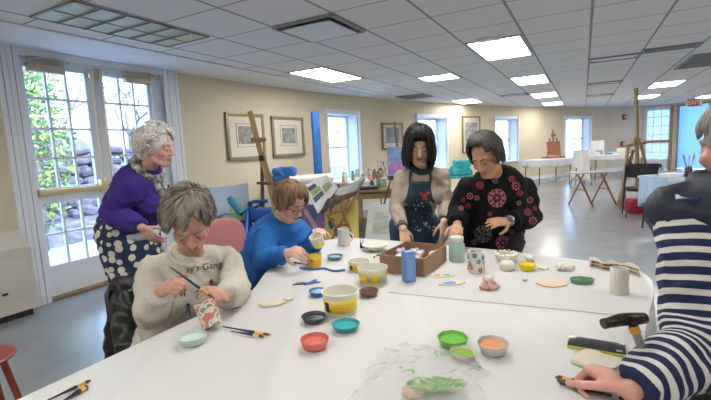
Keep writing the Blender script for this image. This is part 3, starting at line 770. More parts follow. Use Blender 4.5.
m = MB(); m.add([lerp4(a,b,c,d,u,v)+nn*.014 for u, v in ((.08,.3),(.5,.3),(.5,.48),(.08,.48))], [(0,1,2,3)]); m.add([lerp4(a,b,c,d,u,v)+nn*.014 for u, v in ((.08,.72),(.42,.72),(.42,.88),(.08,.88))], [(0,1,2,3)]); m.build('dark_photographs', M_darkp, t, org=L, smooth=False)
m = MB(); m.add([lerp4(a,b,c,d,u,v)+nn*.014 for u, v in ((.1,.52),(.5,.52),(.5,.7),(.1,.7))], [(0,1,2,3)]); m.add([lerp4(a,b,c,d,u,v)+nn*.014 for u, v in ((.58,.3),(.92,.3),(.92,.6),(.58,.6))], [(0,1,2,3)]); m.build('green_photographs', M_greenp, t, org=L, smooth=False)
m = MB(); panel(m, a+nn*-.02, b+nn*-.02, c+nn*-.02, d+nn*-.02, .01); m.build('cover', M_folio, t, org=L, smooth=False)
# wooden table easel carrying the black portfolio
t = thing('wooden_easel', 'brown slatted wooden easel with crossed legs holding a black portfolio', 'easel', Vector((P4(345,200).x, 3.9, 0))); L = t.location
a, b, c, d = P4(327,215,3.8), P4(349,208,3.8), P4(358,191,3.98), P4(332,199,3.98)
M_easelb = mat('brown_easel_wood', (.30,.13,.055), .45, noise_amt=.25, nscale=8)
for r0_, r1_ in ((a,b),(d,c)): m = MB(); m.bar(r0_, r1_, .03, .02); m.build('rail', M_easelb, t, org=L)
for u in (0,.25,.5,.75,1): m = MB(); m.bar(lerp4(a,b,c,d,u,0), lerp4(a,b,c,d,u,1), .022, .015); m.build('slat', M_easelb, t, org=L)
for p0, p1 in ((a,(350,245)),(b,(329,245)),(P4(341,207,3.9),(356,246))):
    p1 = P4(*p1, 3.8); dd = (p1-p0); p1 = p0+dd*((p0.z)/-dd.z)
    m = MB(); m.bar(p0, p1, .028, .02); m.build('leg', M_easelb, t, org=L)
m = MB(); m.bar(P4(333,226,3.85), P4(350,224,3.85), .025,.02); m.build('stretcher', M_easelb, t, org=L)
t = thing('black_portfolio', 'black leather portfolio lying slanted on the slatted wooden easel', 'portfolio', P4(343,190)); L = t.location
off = Vector((0,-.01,.03)); a2, b2, c2, d2 = P4(320,213,3.95), P4(336,190,4.15), P4(363,181,4.15), P4(361,186,4.0)
a2, b2, c2, d2 = P4(319,214,3.9), P4(326,208,3.85), P4(364,187,4.1), P4(341,188,4.25)
m = MB(); rows = []
for i in range(9):
    u = i/8; r_ = []
    lo = P4(321,213,3.86)*(1-u)+P4(357,191,3.96)*u; hi = P4(334,190,4.2)*(1-u)+P4(365,180,4.3)*u
    for j in range(6): v = j/5; r_.append(lo*(1-v)+hi*v+Vector((0,0,.012*math.sin(u*5+v*3))))
    rows.append(r_)
m.sheet(rows); m.build('cover', M_folio, t, org=L, solid=.025)
m = MB(); m.tube([P4(321,213.5,3.85), P4(357,191.5,3.95)], .012, 8); m.build('spine', M_black, t, org=L)
# paintings leaning below
t = thing('yellow_painting', 'bright yellow painting with dark blue shapes leaning beneath the wooden easel', 'painting', P4(342,240,4.3)); L = t.location
a, b, c, d = P4(325,244,4.3), P4(359,244,4.3), P4(358,200,4.45), P4(325,204,4.45)
m = MB(); panel(m, a, b, c, d, .02); m.build('canvas', M_yellow, t, org=L, smooth=False)
m = MB(); nn = Vector((0,-1,.1)).normalized()
for (u, v, s) in ((.2,.5,.12),(.35,.3,.1),(.15,.8,.1)): m.add([lerp4(a,b,c,d,u+s*math.cos(k*.9)*(.7+.3*(k%2)),v+s*math.sin(k*.9)*1.2)+nn*.03 for k in range(7)], [tuple(range(7))])
m.build('painted_shapes', mat('dark_blue_paint', (.03,.08,.2), .6), t, org=L, smooth=False)
t = thing('abstract_painting', 'pink, blue and violet abstract painting leaning behind the seated woman in blue', 'painting', P4(313,240,4.4)); L = t.location
a, b, c, d = P4(300,240,4.35), P4(326,243,4.35), P4(326,205,4.5), P4(302,205,4.5)
m = MB(); panel(m, a, b, c, d, .02); m.build('canvas', mat('violet_pink_paint', (.55,.16,.34), .6, col2=(.08,.2,.5), nscale=7), t, org=L, smooth=False)
m = MB()
for k in range(10): 
    u = .1+.8*((k*37) % 10)/10; v = .1+.8*((k*53) % 10)/10; m.add([lerp4(a,b,c,d,u+.08*math.cos(q_),v+.1*math.sin(q_))+Vector((0,-.03,0)) for q_ in (0,1,2,3,4,5)], [tuple(range(6))])
m.build('painted_dabs', mat('pale_pink_paint', (.75,.55,.62), .6), t, org=L, smooth=False)
t = thing('framed_watercolour', 'white matted green watercolour leaning on the floor left of the apron', 'painting', P4(380,250,4.6)); L = t.location
a, b, c, d = P4(364,246,4.4), P4(392,247,4.4), P4(394,205,4.55), P4(369,204,4.55)
m = MB(); panel(m, a, b, c, d, .02); m.build('mat_board', M_pagew, t, org=L, smooth=False)
m = MB(); nn = (b-a).cross(d-a).normalized(); nn = nn if nn.y < 0 else -nn
m.add([lerp4(a,b,c,d,u,v)+nn*.03 for u, v in ((.25,.3),(.8,.3),(.8,.8),(.25,.8))], [(0,1,2,3)]); m.build('picture', mat('watercolour_green', (.36,.45,.22), .7, col2=(.6,.66,.66), nscale=6, stretch=(1,1,4)), t, org=L, smooth=False)
t = thing('dark_framed_canvas', 'dark framed canvas leaning between the yellow painting and the watercolour', 'painting', P4(360,246,4.7)); L = t.location
a, b, c, d = P4(352,247,4.7), P4(366,247,4.7), P4(366,218,4.85), P4(353,218,4.85)
m = MB(); panel(m, a, b, c, d, .02); m.build('canvas', mat('brown_grey_paint', (.18,.17,.14), .7, noise_amt=.5, nscale=8), t, org=L, smooth=False)
m = MB(); 
for s, e in ((a,b),(b,c),(c,d),(d,a)): m.bar(s+Vector((0,-.02,0)), e+Vector((0,-.02,0)), .025,.025)
m.build('frame', M_brownf, t, org=L, smooth=False)
t = thing('low_chest', 'low black and blue equipment bag on the floor behind the brown-haired woman', 'bag', Vector((P4(296,240,4.8).x, 5.2, 0)))
m = MB(); m.box((0,0,.3), (.4,.25,.6), None, .06); m.build('body', M_black, t); m = MB(); m.tube([(-.12,0,.6),(-.1,0,.68),(.1,0,.68),(.12,0,.6)], .015); m.build('handle', M_bluem, t)

# ---- easel with small canvas behind the black-haired woman
ep = Py(397, 200, 6.0); t = thing('display_easel', 'thin wooden easel holding a blue and pink seascape behind the black-haired woman', 'easel', (ep.x, 6.0, 0)); L = t.location
m = MB(); m.bar(Py(394,122,6.0), Py(400,170,6.0), .04, .03); m.bar(Py(400,170,6.0), Vector((L.x,6.0,0)), .04, .03); m.build('mast', M_woodd, t, org=L)
for s in (-1,1): m = MB(); m.bar(Py(399,150,6.02), Vector((L.x+s*.35, 6.05, 0)), .035,.025); m.build('leg', M_woodd, t, org=L)
m = MB(); m.bar(Py(390,149,5.97), Py(409,149,5.97), .05,.04); m.bar(Py(388,178,5.95), Py(412,177,5.95), .05,.06); m.build('ledge', M_woodd, t, org=L)
t = thing('seascape_canvas', 'small canvas with violet sky and pink shore on the thin easel', 'painting', Py(400,176,5.9)); L = t.location
a, b, c, d = Py(388,176,5.88), Py(412,176,5.88), Py(410,147,5.93), Py(387,147,5.93)
m = MB(); panel(m, a, b, c, d, .02); m.build('canvas', mat('seascape_blue', (.13,.25,.55), .6, col2=(.35,.45,.7), nscale=3, stretch=(1,1,5)), t, org=L, smooth=False)
m = MB(); m.add([lerp4(a,b,c,d,u,v)+Vector((0,-.025,0)) for u, v in ((0,.1),(1,0),(1,.35),(.4,.5),(0,.4))], [(0,1,2,3,4)]); m.build('painted_shore', mat('shore_pink', (.6,.3,.5), .6, col2=(.3,.15,.5), nscale=6), t, org=L, smooth=False)

# ================================================================ turquoise cloths on a folding stand
tp = Py(451, 190, 6.6); t = thing('ironing_table', 'turquoise topped folding table with crossed black legs between the standing women', 'table', (tp.x, 6.6, 0)); t.rotation_euler = (0,0,.15)
M_turq = mat('turquoise_fabric', (.03,.42,.45), .7, noise_amt=.3, nscale=6)
m = MB(); m.box((0,0,.83), (.75,.4,.035), None, .015); m.build('tabletop', M_turq, t)
for s in (-1,1):
    for y in (-.15,.15): m = MB(); m.tube([(s*.3,y,.82),(-s*.3,y,0)], .013, 8); m.build('leg', M_blackm, t)
p = Py(461, 176, 6.6); p.z = .848
m = MB(); rng = random.Random(8)
for k in range(5): m.box((rng.uniform(-.02,.02),0,.03+k*.045), (.34-.03*k,.26,.04), Matrix.Rotation(rng.uniform(-.2,.2),3,'Z'), .015)
o = blend_obj(m, 'folded_cloths', M_turq, voxel=.014, it=2, wrinkle=.006, wscale=12)[0]; o.location = p; tag(o, 'heap of turquoise cloths on the turquoise folding table', 'cloth')
t = thing('desk_phone', 'black device on a small stand between the two standing women', 'device', Vector((Py(452,196,4.9).x, 4.9, 0)))
m = MB(); m.box((0,0,.35), (.3,.3,.7), None, .01); m.build('stand', M_clothbg, t); m = MB(); m.box((0,0,.73), (.3,.2,.05), Matrix.Rotation(.2,3,'X'), .01); m.build('device_body', M_black, t)

# ================================================================ far tables by the curved wall
tf = Py(548, 178, 12.6); tf.z = 0
draped('folding_table', tf, 1.35, .7, .74, 'long folding table with white cloth under the small wooden table easel', cloth=M_clothbg, drop=.22, rz=.35, seed=11, clab='white cloth on the long table under the small wooden table easel')
tf2 = Py(612, 178, 13.4); tf2.z = 0
draped('folding_table', tf2, 1.7, .7, .76, 'long folding table with crowded white cloth before the fire alarm wall', cloth=M_clothbg, drop=.16, rz=.1, seed=12, clab='white cloth on the long table before the fire alarm wall')
# small table easel on the first far table
te = Py(553, 158, 12.9); te.z = .75
t = thing('table_easel', 'small reddish wooden table easel standing on the far white-clothed table', 'easel', te)
M_redw = mat('reddish_wood', (.34,.12,.05), .45)
m = MB(); m.box((0,0,.03), (.62,.3,.05), None, .005); m.build('base', M_redw, t)
m = MB(); m.bar((-.2,-.05,.05), (-.1,.02,.62), .04,.03); m.bar((.2,-.05,.05), (.1,.02,.62), .04,.03); m.build('upright', M_redw, t)
m = MB(); m.box((0,-.04,.3), (.4,.02,.42), Matrix.Rotation(-.2,3,'X')); m.build('board', M_redw, t)
m = MB(); m.bar((0,0,.5),(0,.04,.86), .05,.03); m.box((0,0,.7), (.12,.05,.08)); m.build('mast', M_redw, t)
# white cloth hanging over a chair at the far window
p = Py(580, 190, 12.0); p.z = 0
t = thing('covered_chair', 'chair hidden under a hanging white cloth in front of the far window', 'chair', p)
m = MB(); rows = []
for k in range(8):
    q_ = k/7; z = .98*(1-q_)+.12*q_; r_ = []
    for i in range(40):
        a = 2*PI*i/40; w_ = .02*math.sin(i*1.7)*q_; r_.append(((.21+.05*q_+w_)*math.cos(a), (.10+.22*q_+w_)*math.sin(a), z+.05*math.sin(a*2)*(q_)))
    rows.append(r_)
m.sheet(rows, closed=True); m.f.append(tuple(range(40))); m.m.append(0); m.build('cover_cloth', M_clothbg, t, solid=.004)
for sx in (-1,1):
    for sy in (-1,1): m = MB(); m.tube([(sx*.2,sy*.16,.5),(sx*.22,sy*.18,0)], .012, 6); m.build('leg', M_blackm, t)
# boxes and stacks on the far right table
rng = random.Random(21)
for k in range(9):
    mi = [0,0,3,4,0,5,0,3,0][k]; p = tf2+Vector((-.75+k*.185, rng.uniform(-.2,.15), .772)); h = rng.uniform(.05,.2)
    m = MB(); m.box((0,0,h/2), (rng.uniform(.1,.17), .2, h), None, .01); o = m.build('storage_box', palM[mi], smooth=True); o.location = p
    tag(o, f'{pal[mi][0]} box among the things on the far table before the fire alarm wall', 'box', 'boxes on the far white table')
m = MB(); m.box((0,0,.22),(.42,.05,.44),None,.01); o = m.build('drawing_board', M_white); o.location = tf2+Vector((-.35,.25,.772)); tag(o, 'white board standing upright on the far table beside the far window', 'board')

# ================================================================ folding X-leg table on the open floor
xt = Pz(592, 205, 0); t = thing('folding_tray_table', 'small wooden table with crossed reddish legs standing alone on the grey floor', 'table', xt, .0)
m = MB(); m.box((0,.0,.655), (.80,.45,.025), None, .005); m.build('tabletop', mat('pale_tabletop', (.5,.47,.40), .5), t)
for s in (-1,1):
    for y in (-.17,):
        m = MB(); m.bar((s*.23-.16, y, .645), (s*.23+.15, y, 0), .028, .022, up=(0,1,0)); m.build('leg', M_redw, t)
        m = MB(); m.bar((s*.23+.16, -y, .645), (s*.23-.15, -y, 0), .028, .022, up=(0,1,0)); m.build('leg', M_redw, t)
    m = MB(); m.bar((s*.23,-.17,.32), (s*.23,.17,.32), .02,.02); m.build('stretcher', M_redw, t)

# ================================================================ fire alarm devices
for (px, py, lab) in ((624,117,'red fire alarm strobe high on the far cream wall'), (623,144,'red fire alarm pull box lower on the far cream wall')):
    p = hx(px); r_ = ray(px, py); z = EYE + r_.z*p.y/r_.y; d = (c642-c607).normalized()
    t = thing('fire_alarm', lab, 'fire alarm', p+Vector((d.y*.03,-d.x*.03,z)), math.atan2(d.y,d.x), 'fire alarm devices')
    m = MB(); m.box((0,0,0), (.17,.05,.2), None, .01); m.build('housing', M_red, t); m = MB(); m.box((.02,-.03,.0), (.06,.02,.1), None, .004); m.build('lens', M_white, t)

# ================================================================ tall H-frame easel and black folding chair
ex_ = Pz(637, 208, 0); t = thing('tall_easel', 'very tall oak studio easel reaching the ceiling beside the glass door', 'easel', ex_); L = t.location; Yt = L.y
q = lambda px, py: Py(px, py, Yt)
m = MB(); topz = q(636,88); m.bar((L.x,Yt,.3), (q(636,88).x, Yt, q(636,88).z), .06,.04); m.build('mast', M_oak, t, org=L)
for a, b_ in (((628,146),(620,207)), ((641,144),(655,205))):
    m = MB(); A = q(*a); B = q(*b_); B.z = 0; m.bar(A, B, .045,.035); m.build('leg', M_oak, t, org=L)
m = MB(); m.bar(q(635,150)+Vector((0,.05,0)), Vector((L.x,Yt+.55,0)), .045,.035); m.build('leg', M_oak, t, org=L)
for ca_, cb_ in (((626,146),(645,143)),((624,169),(647,168)),((622,188),(650,186))): m = MB(); m.bar(q(*ca_), q(*cb_), .05,.045); m.build('cross_bar', M_oak, t, org=L)
m = MB(); m.box(q(636,141), (.12,.09,.1), None, .01); m.build('canvas_clamp', M_oak, t, org=L)
m = MB(); m.lathe([(.0,-.2),(.05,-.19),(.055,-.05),(.03,.05),(.012,.1),(.012,.16),(0,.16)], c=q(628,165)+Vector((0,-.05,0)), n=12); m.build('hanging_bag', M_black, t, org=L)

M_vinyl = mat('black_vinyl', (.02,.02,.022), .35, bump=.1)
def folding_chair(loc, rz, label, pad=M_vinyl, frame=M_blackm):
    t = thing('folding_chair', label, 'chair', loc, rz)
    m = MB(); m.box((0,0,.45), (.44,.42,.035), None, .015); m.build('seat', pad, t)
    m = MB()
    rows = []
    for i in range(9): u = i/8-.5; rows.append([(u*.44, .2+.05*(u*u*4)*-1, z) for z in (.66,.70,.78,.84,.86)])
    m.sheet(rows); m.build('backrest', pad, t, solid=.03)
    for s in (-1,1):
        m = MB(); m.tube(bez([(s*.235,-.2,0),(s*.235,.02,.42),(s*.235,.19,.82),(s*.2,.2,.87)], 5), .012, 8); m.build('side_frame', frame, t)
        m = MB(); m.tube([(s*.215,.24,0),(s*.215,-.16,.46)], .012, 8); m.build('leg', frame, t)
    m = MB(); m.tube([(-.235,-.12,.13),(.235,-.12,.13)], .009, 8); m.tube([(-.215,.16,.1),(.215,.16,.1)], .009, 8); m.tube([(-.2,.2,.87),(.2,.2,.87)], .012, 8); m.build('cross_bar', frame, t)
    return t
fc = Pz(640, 216, 0)
folding_chair(fc, PI-.5, 'empty black folding chair in front of the tall oak easel')
M_redcl = mat('red_fabric', (.6,.03,.07), .7, bump=.3); M_purple = mat('purple_fabric', (.17,.06,.32), .7)
for (px, lab, mt, sx) in ((634,'red bundle on the floor under the black folding chair', M_redcl, .26), (646,'purple and white bundle on the floor under the black folding chair', M_purple, .2)):
    p = Py(px, 207, fc.y+.28); p.z = 0
    m = MB(); m.box((0,0,.13), (sx,.22,.24), None, .05); o = blend_obj(m, 'fabric_bundle', mt, voxel=.015, it=4, wrinkle=.02, wscale=10)[0]; o.location = p; tag(o, lab, 'bundle', 'bundles under the folding chair')

# ================================================================ supply table at the right edge
rt = Py(692, 215, 5.6); rt.z = 0
draped('supply_table', rt+Vector((.25,0,0)), 1.5, .75, .76, 'supply table with pale blue cloth at the right edge behind the striped-shirt person', cloth=M_bluecl, drop=.42, rz=-.1, seed=4, clab='pale blue cloth over the supply table at the right edge')
rng = random.Random(13)
for k in range(12):
    p = rt+Vector((-.42+.1*k, rng.uniform(-.28,.25), .772)); mi = [0,3,1,4,0,7,6,0,1,3,5,0][k]
    if k % 3 == 2: jar(p, .04, .14, mi, f'{pal[mi][0]} pot of brushes on the pale blue cloth at the right', 7, 'supplies on the right-hand table')
    elif k % 3 == 0: 
        h = rng.uniform(.03,.07); m = MB(); m.box((0,0,h/2), (.22,.16,h), Matrix.Rotation(rng.uniform(-.5,.5),3,'Z'), .008); o = m.build('paint_box', palM[mi], smooth=True); o.location = p; tag(o, f'flat {pal[mi][0]} paint box on the pale blue cloth at the right', 'box', 'boxes on the right-hand table')
    else: jar(p, .035, .08, mi, f'{pal[mi][0]} jar on the pale blue cloth at the right', 0, 'supplies on the right-hand table')
# ================================================================ red stool at lower left
sp = Pz(3, 357, .70); M_redst = mat('dark_red_painted_wood', (.26,.045,.03), .35)
sp = sp + Vector((.01,.0,0))
t = thing('red_stool', 'dark red round-topped stool cut off at the lower left corner beside the white table', 'stool', (sp.x-.09, sp.y, 0)); 
m = MB(); m.lathe([(0,.672),(.07,.682),(.098,.69),(.102,.695),(.098,.7),(0,.702)], n=36); m.build('seat', M_redst, t)
for k in range(4): a = k*PI/2+.35; m = MB(); m.tube([(.06*math.cos(a),.06*math.sin(a),.685),(.19*math.cos(a),.19*math.sin(a),0)], [.011,.009], 10); m.build('leg', M_redst, t)
m = MB(); m.tube([(.148*math.cos(k*PI/8),.145*math.sin(k*PI/8),.25) for k in range(16)], .008, 6, closed=True); m.build('foot_ring', M_redst, t)
# ================================================================ the painting table and its cloth
TZ = .75
poly = [(-1.27,.32),(-1.27,1.35),(-1.38,1.55),(-1.55,1.9),(-1.53,2.25),(-1.44,2.43),(-1.0,2.43),(-.4,2.38),(.05,2.29),(.21,2.22),(.255,2.08),(.24,1.9),(.17,1.5),(.13,1.1),(.13,.32)]
def resample(poly, step=.05, rr=.05):
    P = [Vector((*p, 0)) for p in poly]; out = []
    for i, p in enumerate(P):
        a, b = P[i-1], P[(i+1) % len(P)]; k = min(rr, (a-p).length*.4, (b-p).length*.4)
        q0 = p+(a-p).normalized()*k; q1 = p+(b-p).normalized()*k
        for t in (0,.33,.66,1): out.append(q0*(1-t)**2+p*2*t*(1-t)+q1*t*t)
    res = []
    for i, p in enumerate(out):
        q = out[(i+1) % len(out)]; n_ = max(1, int((q-p).length/step))
        for k in range(n_): res.append(p+(q-p)*k/n_)
    return res
ring = resample(poly)
ctr = Vector((-.6,1.3,0))
m = MB(); rows = []
for s in (.02,.25,.5,.75,.93,.985): rows.append([G(*(ctr+(p-ctr)*s).xy, TZ) for p in ring])
N = len(ring)
for k in range(1, 9):
    r_ = []
    for i, p in enumerate(ring):
        tng = (ring[(i+1) % N]-ring[i-1]).normalized(); nn = Vector((-tng.y, tng.x, 0)); q = (k-1)/7
        wob = .014*math.sin(i*1.1)*q+.01*math.sin(i*.37)*q
        z = TZ-.004-(.2*q)*(1+.1*math.sin(i*.23)) if k > 1 else TZ-.003
        pp = p+nn*(.006+wob+.006*q); r_.append(G(pp.x, pp.y, z))
    rows.append(r_)
m.sheet(rows, closed=True); m.f.append(tuple(range(N))); m.m.append(0)
M_tc = mat('white_plastic_table_cover', (.62,.612,.595), .5, bump=.25, bscale=3.5, stretch=(1,1,1))
n, l, b = nodes_of(M_tc)
tcn = n.new('ShaderNodeTexCoord'); wv = n.new('ShaderNodeTexWave'); wv.inputs['Scale'].default_value = .75; wv.inputs['Distortion'].default_value = 1.5; wv.inputs['Detail'].default_value = 1.0
l.new(tcn.outputs['Object'], wv.inputs['Vector']); b2 = n.new('ShaderNodeBump'); b2.inputs['Strength'].default_value = .35; b2.inputs['Distance'].default_value = .02
pw = n.new('ShaderNodeMath'); pw.operation = 'POWER'; pw.inputs[1].default_value = 14; l.new(wv.outputs['Fac'], pw.inputs[0]); l.new(pw.outputs[0], b2.inputs['Height'])
old = [x for x in n if x.type == 'BUMP' and x is not b2][0]; l.new(old.outputs[0], b2.inputs['Normal']); l.new(b2.outputs[0], b.inputs['Normal'])
o = m.build('table_cover', M_tc, auto=60); tag(o, 'large white plastic cover over the painting table in the foreground', 'tablecloth')
def banquet(ac0, ac1, al0, al1, lab):
    t = thing('painting_table', lab, 'table', G((ac0+ac1)/2, (al0+al1)/2), GA)
    w, d = ac1-ac0, al1-al0; m = MB(); m.box((0,0,TZ-.025),(w,d,.036),None,.006); m.build('tabletop', palM[5], t)
    for sx in (-1,1):
        for sy in (-1,1): m = MB(); m.tube([(sx*(w/2-.1), sy*(d/2-.08), TZ-.04), (sx*(w/2-.1), sy*(d/2-.08), 0)], .015, 8); m.build('leg', M_blackm, t)
banquet(-1.25,-.57,.35,2.40,'long table under the left half of the white plastic cover')
banquet(-.56,.11,.35,2.28,'long table under the right half of the white plastic cover')
# a second sheet laid over the far right part
pts = [(388,292),(455,299),(560,309),(649,318),(650,290),(641,271),(600,265),(560,259),(505,254),(450,251),(415,268)]
m = MB(); k = len(pts); vs = [Pz(x,y,TZ+.0025) for x,y in pts]; ce = sum(vs, Vector())/k; m.add(vs+[v+Vector((0,0,-.0015)) for v in vs], [tuple(range(k))]+[(i,(i+1)%k,k+(i+1)%k,k+i) for i in range(k)])
o = m.build('paper_sheet', M_cloth, smooth=False); tag(o, 'second thin white sheet laid over the far right end of the covered table', 'paper')

# ================================================================ things on the table
FW = CAMROT @ Vector((0,0,-1))
def dep(p): return (Vector(p)-EYEP).dot(FW)
def wr(px_w, p): return px_w/2/FPX*dep(p)
TT = TZ+.002
def lathe_thing(name, label, cat, px, py, parts, group=None, z=TT, rz=0., sx=1., sy=1.):
    p = Pz(px, py, z); t = thing(name, label, cat, p, rz, group)
    for nm, prof, mt in parts:
        m = MB(); m.lathe(prof, n=32, sx=sx, sy=sy); m.build(nm, mt, t, auto=50)
    return t
def bowl(px, py, w, col, paint, label, name='paint_bowl', h=.020, group='shallow paint bowls on the white cover', mats=None, wav=0, lv=.6):
    p = Pz(px, py, TT); r = wr(w, p); t = thing(name, label, 'bowl', p, px*.1, group)
    mo = mat('bowl_'+label[:12].replace(' ', '_')+str(px), col, .35); mp_ = mat('wet_paint_'+str(px), paint, .22, noise_amt=.08, nscale=60)
    n_ = 48; m = MB(); rows = []
    for rr, z in ((.72,.0),(.8,.002),(.95,h*.8),(1.0,h),(.97,h+.001),(.9,h*.75),(.74,h*.3)):
        rows.append([(r*rr*(1+wav*math.cos(8*2*PI*i/n_)*(.3+.7*z/h))*math.cos(2*PI*i/n_), r*rr*(1+wav*math.cos(8*2*PI*i/n_)*(.3+.7*z/h))*math.sin(2*PI*i/n_), z) for i in range(n_)])
    m.sheet(rows, closed=True); m.f += [tuple(range(n_))[::-1], tuple(6*n_+i for i in range(n_))]; m.m += [0,0]
    m.build('dish', mo, t, auto=60)
    m = MB(); m.lathe([(0,h*lv+.0008),(r*.55,h*lv),(r*(.80),h*lv+.001)], n=32); m.build('paint', mp_, t)
    return t
bowl(193, 343, 28, (.48,.60,.53), (.60,.72,.65), 'pale mint green paint bowl nearest the woman in the cream sweatshirt', h=.026)
bowl(314, 321, 25, (.05,.06,.075), (.02,.022,.03), 'near-black paint bowl between the coral bowl and the large yellow tub')
bowl(346, 329, 28, (.03,.30,.36), (.02,.40,.46), 'teal paint bowl right of the near-black one')
bowl(315, 347, 29, (.70,.16,.13), (.72,.17,.13), 'coral red paint bowl closest to the camera', h=.028)
bowl(369, 295, 20, (.17,.09,.07), (.14,.06,.05), 'dark brown paint bowl right of the large yellow tub')
bowl(318, 295, 18, (.05,.17,.42), (.06,.22,.52), 'blue paint bowl left of the large yellow tub', lv=.8)
bowl(335, 259, 16, (.10,.25,.30), (.12,.33,.38), 'grey-teal paint bowl beside the yellow paint jar')
bowl(453, 345, 30, (.16,.50,.06), (.18,.55,.07), 'bright green paint bowl behind the plastic bag', wav=.03, h=.026)
bowl(463, 357, 26, (.62,.60,.48), (.30,.52,.06), 'lime green paint in a small white dish in front of the bright green bowl', wav=.03, h=.018)
bowl(493, 352, 30, (.62,.58,.52), (.78,.32,.12), 'orange paint bowl right of the two green ones', wav=.03, h=.03, lv=.75)
M_tub = mat('white_tub_plastic', (.68,.67,.56), .35); M_lab = mat('yellow_label', (.86,.58,.03), .4); M_greenb = mat('grey_green_label', (.36,.42,.38), .5)
def tub(px, py, w, h, label, lab2=False, paint=(.66,.66,.58), name='yellow_label_tub'):
    p = Pz(px, py, TT); r = wr(w, p); t = thing(name, label, 'tub', p, 0, 'plastic tubs with yellow labels')
    m = MB(); m.lathe([(0,0),(r*.86,0),(r*.88,.004),(r*.97,h*.92),(r*1.02,h*.92),(r*1.03,h),(r*.96,h),(r*.93,h*.9),(r*.88,h*.5),(0,h*.5)], n=40); m.build('container', M_tub, t, auto=40)
    m = MB(); m.lathe([(r*.885,h*.12),(r*.955,h*.72)], n=40, c=(0,0,0)); m.f = m.f[:-2]; m.m = m.m[:-2]; m.build('label_band', M_lab, t, solid=.0015)
    m = MB()
    for (a0, a1, z0, z1) in (((-2.6,-2.25,.2,.64), ) if not lab2 else ((-1.2,-.3,.2,.6),(-2.0,-1.7,.25,.6))):
        rows = []
        for z in (z0, z1):
            k = (z-.12)/.6; rr = r*(.885+.07*k)+.0018; rows.append([(rr*math.cos(a0+(a1-a0)*i/8), rr*math.sin(a0+(a1-a0)*i/8), h*z) for i in range(9)])
        m.sheet(rows)
    m.build('label_emblem', M_black if not lab2 else M_greenb, t, solid=.001)
    m = MB()
    for z in (.33,.45,.55): 
        k = (z-.12)/.6; rr = r*(.885+.07*k)+.0012; m.tube([(rr*math.cos(-2.1+1.4*i/12), rr*math.sin(-2.1+1.4*i/12), h*z) for i in range(13)], .0011, 5)
    m.build('label_lines', mat('ochre_ink', (.45,.3,.03), .5), t)
    m = MB(); m.lathe([(0,h*.54),(r*.6,h*.535),(r*.89,h*.53)], n=32); m.f.pop(); m.m.pop(); m.build('paint', mat('tub_paint_'+str(px), paint, .3), t)
    return t
tub(341, 311, 36, .080, 'large round tub with a yellow label in the middle of the table')
tub(373, 282, 30, .070, 'wide tub with a yellow and grey label behind the large yellow-labelled tub', True)
tub(359, 270, 21, .05, 'smaller tub with a yellow label, partly hidden behind the wide tub')
M_ceram = mat('unglazed_ceramic', (.72,.68,.60), .75, bump=.15, bscale=50); M_ceramy = mat('cream_ceramic', (.68,.60,.47), .75, bump=.1)
lathe_thing('white_bowl', 'shallow cream bowl between the mug and the cardboard box', 'bowl', 375, 250, [('body', [(0,0),(.04,0),(.075,.03),(.078,.036),(.072,.036),(.04,.01),(0,.008)], M_tub)])
t = lathe_thing('ceramic_mug', 'plain white unpainted ceramic mug behind the paint bowls', 'mug', 344, 245, [('body', [(0,0),(.034,0),(.036,.004),(.035,.1),(.037,.104),(.033,.104),(.032,.01),(0,.01)], M_ceram)])
m = MB(); m.tube([(.033+.028*math.sin(PI*k/8),-.012,.085-.065*k/8) for k in range(9)], .0055, 8); m.build('handle', M_ceram, t)
# small yellow paint jar
p = Pz(315, 266, TT)
t = thing('yellow_paint_jar', 'small jar of bright yellow paint below the hand of the seated woman in blue', 'jar', p)
m = MB(); m.lathe([(0,0),(.033,0),(.036,.01),(.036,.04),(.031,.041),(0,.041)], n=28); m.build('jar_body', mat('orange_yellow_label', (.88,.48,.02), .35), t, auto=40)
m = MB(); m.lathe([(.037,.041),(.038,.058),(.034,.058),(.033,.046),(0,.046)], n=28); m.build('rim', mat('yellow_wet_rim', (.85,.66,.06), .3), t, auto=40)
# cardboard box of ceramics
A, B, D = Pz(424,277,TT), Pz(446,261,TT), Pz(385,263,TT)
u = (B-A); v = (D-A); v = v - u*(v.dot(u)/u.dot(u)); u.normalize(); lv_ = min(.225, (D-A).length); v = v.normalized()*lv_; U_ = u*(B-A).length
bc = A+U_/2+v/2; rzb = math.atan2(u.y, u.x); bw, bd, bh = U_.length, v.length, .085
t = thing('cardboard_box', 'open brown cardboard box holding small ceramic pieces in front of the black-haired woman', 'box', bc, rzb)
M_card = mat('brown_cardboard', (.34,.20,.11), .8, noise_amt=.12, nscale=4)
for nm, c, s in (('side_panel',(-bw/2,0,bh/2),(.006,bd,bh)),('side_panel',(bw/2,0,bh/2),(.006,bd,bh)),('side_panel',(0,-bd/2,bh/2),(bw,.006,bh)),('side_panel',(0,bd/2,bh/2),(bw,.006,bh)),('base',(0,0,.004),(bw-.01,bd-.01,.004))):
    m = MB(); m.box(c, s); m.build(nm, M_card, t, smooth=False)
m = MB(); m.box((0,0,.03),(bw-.02,bd-.02,.04)); 
pinkM = mat('pink_glaze', (.66,.52,.53), .4); violM = mat('violet_glaze', (.5,.46,.58), .4)
rng = random.Random(2); vs_ = v.normalized()
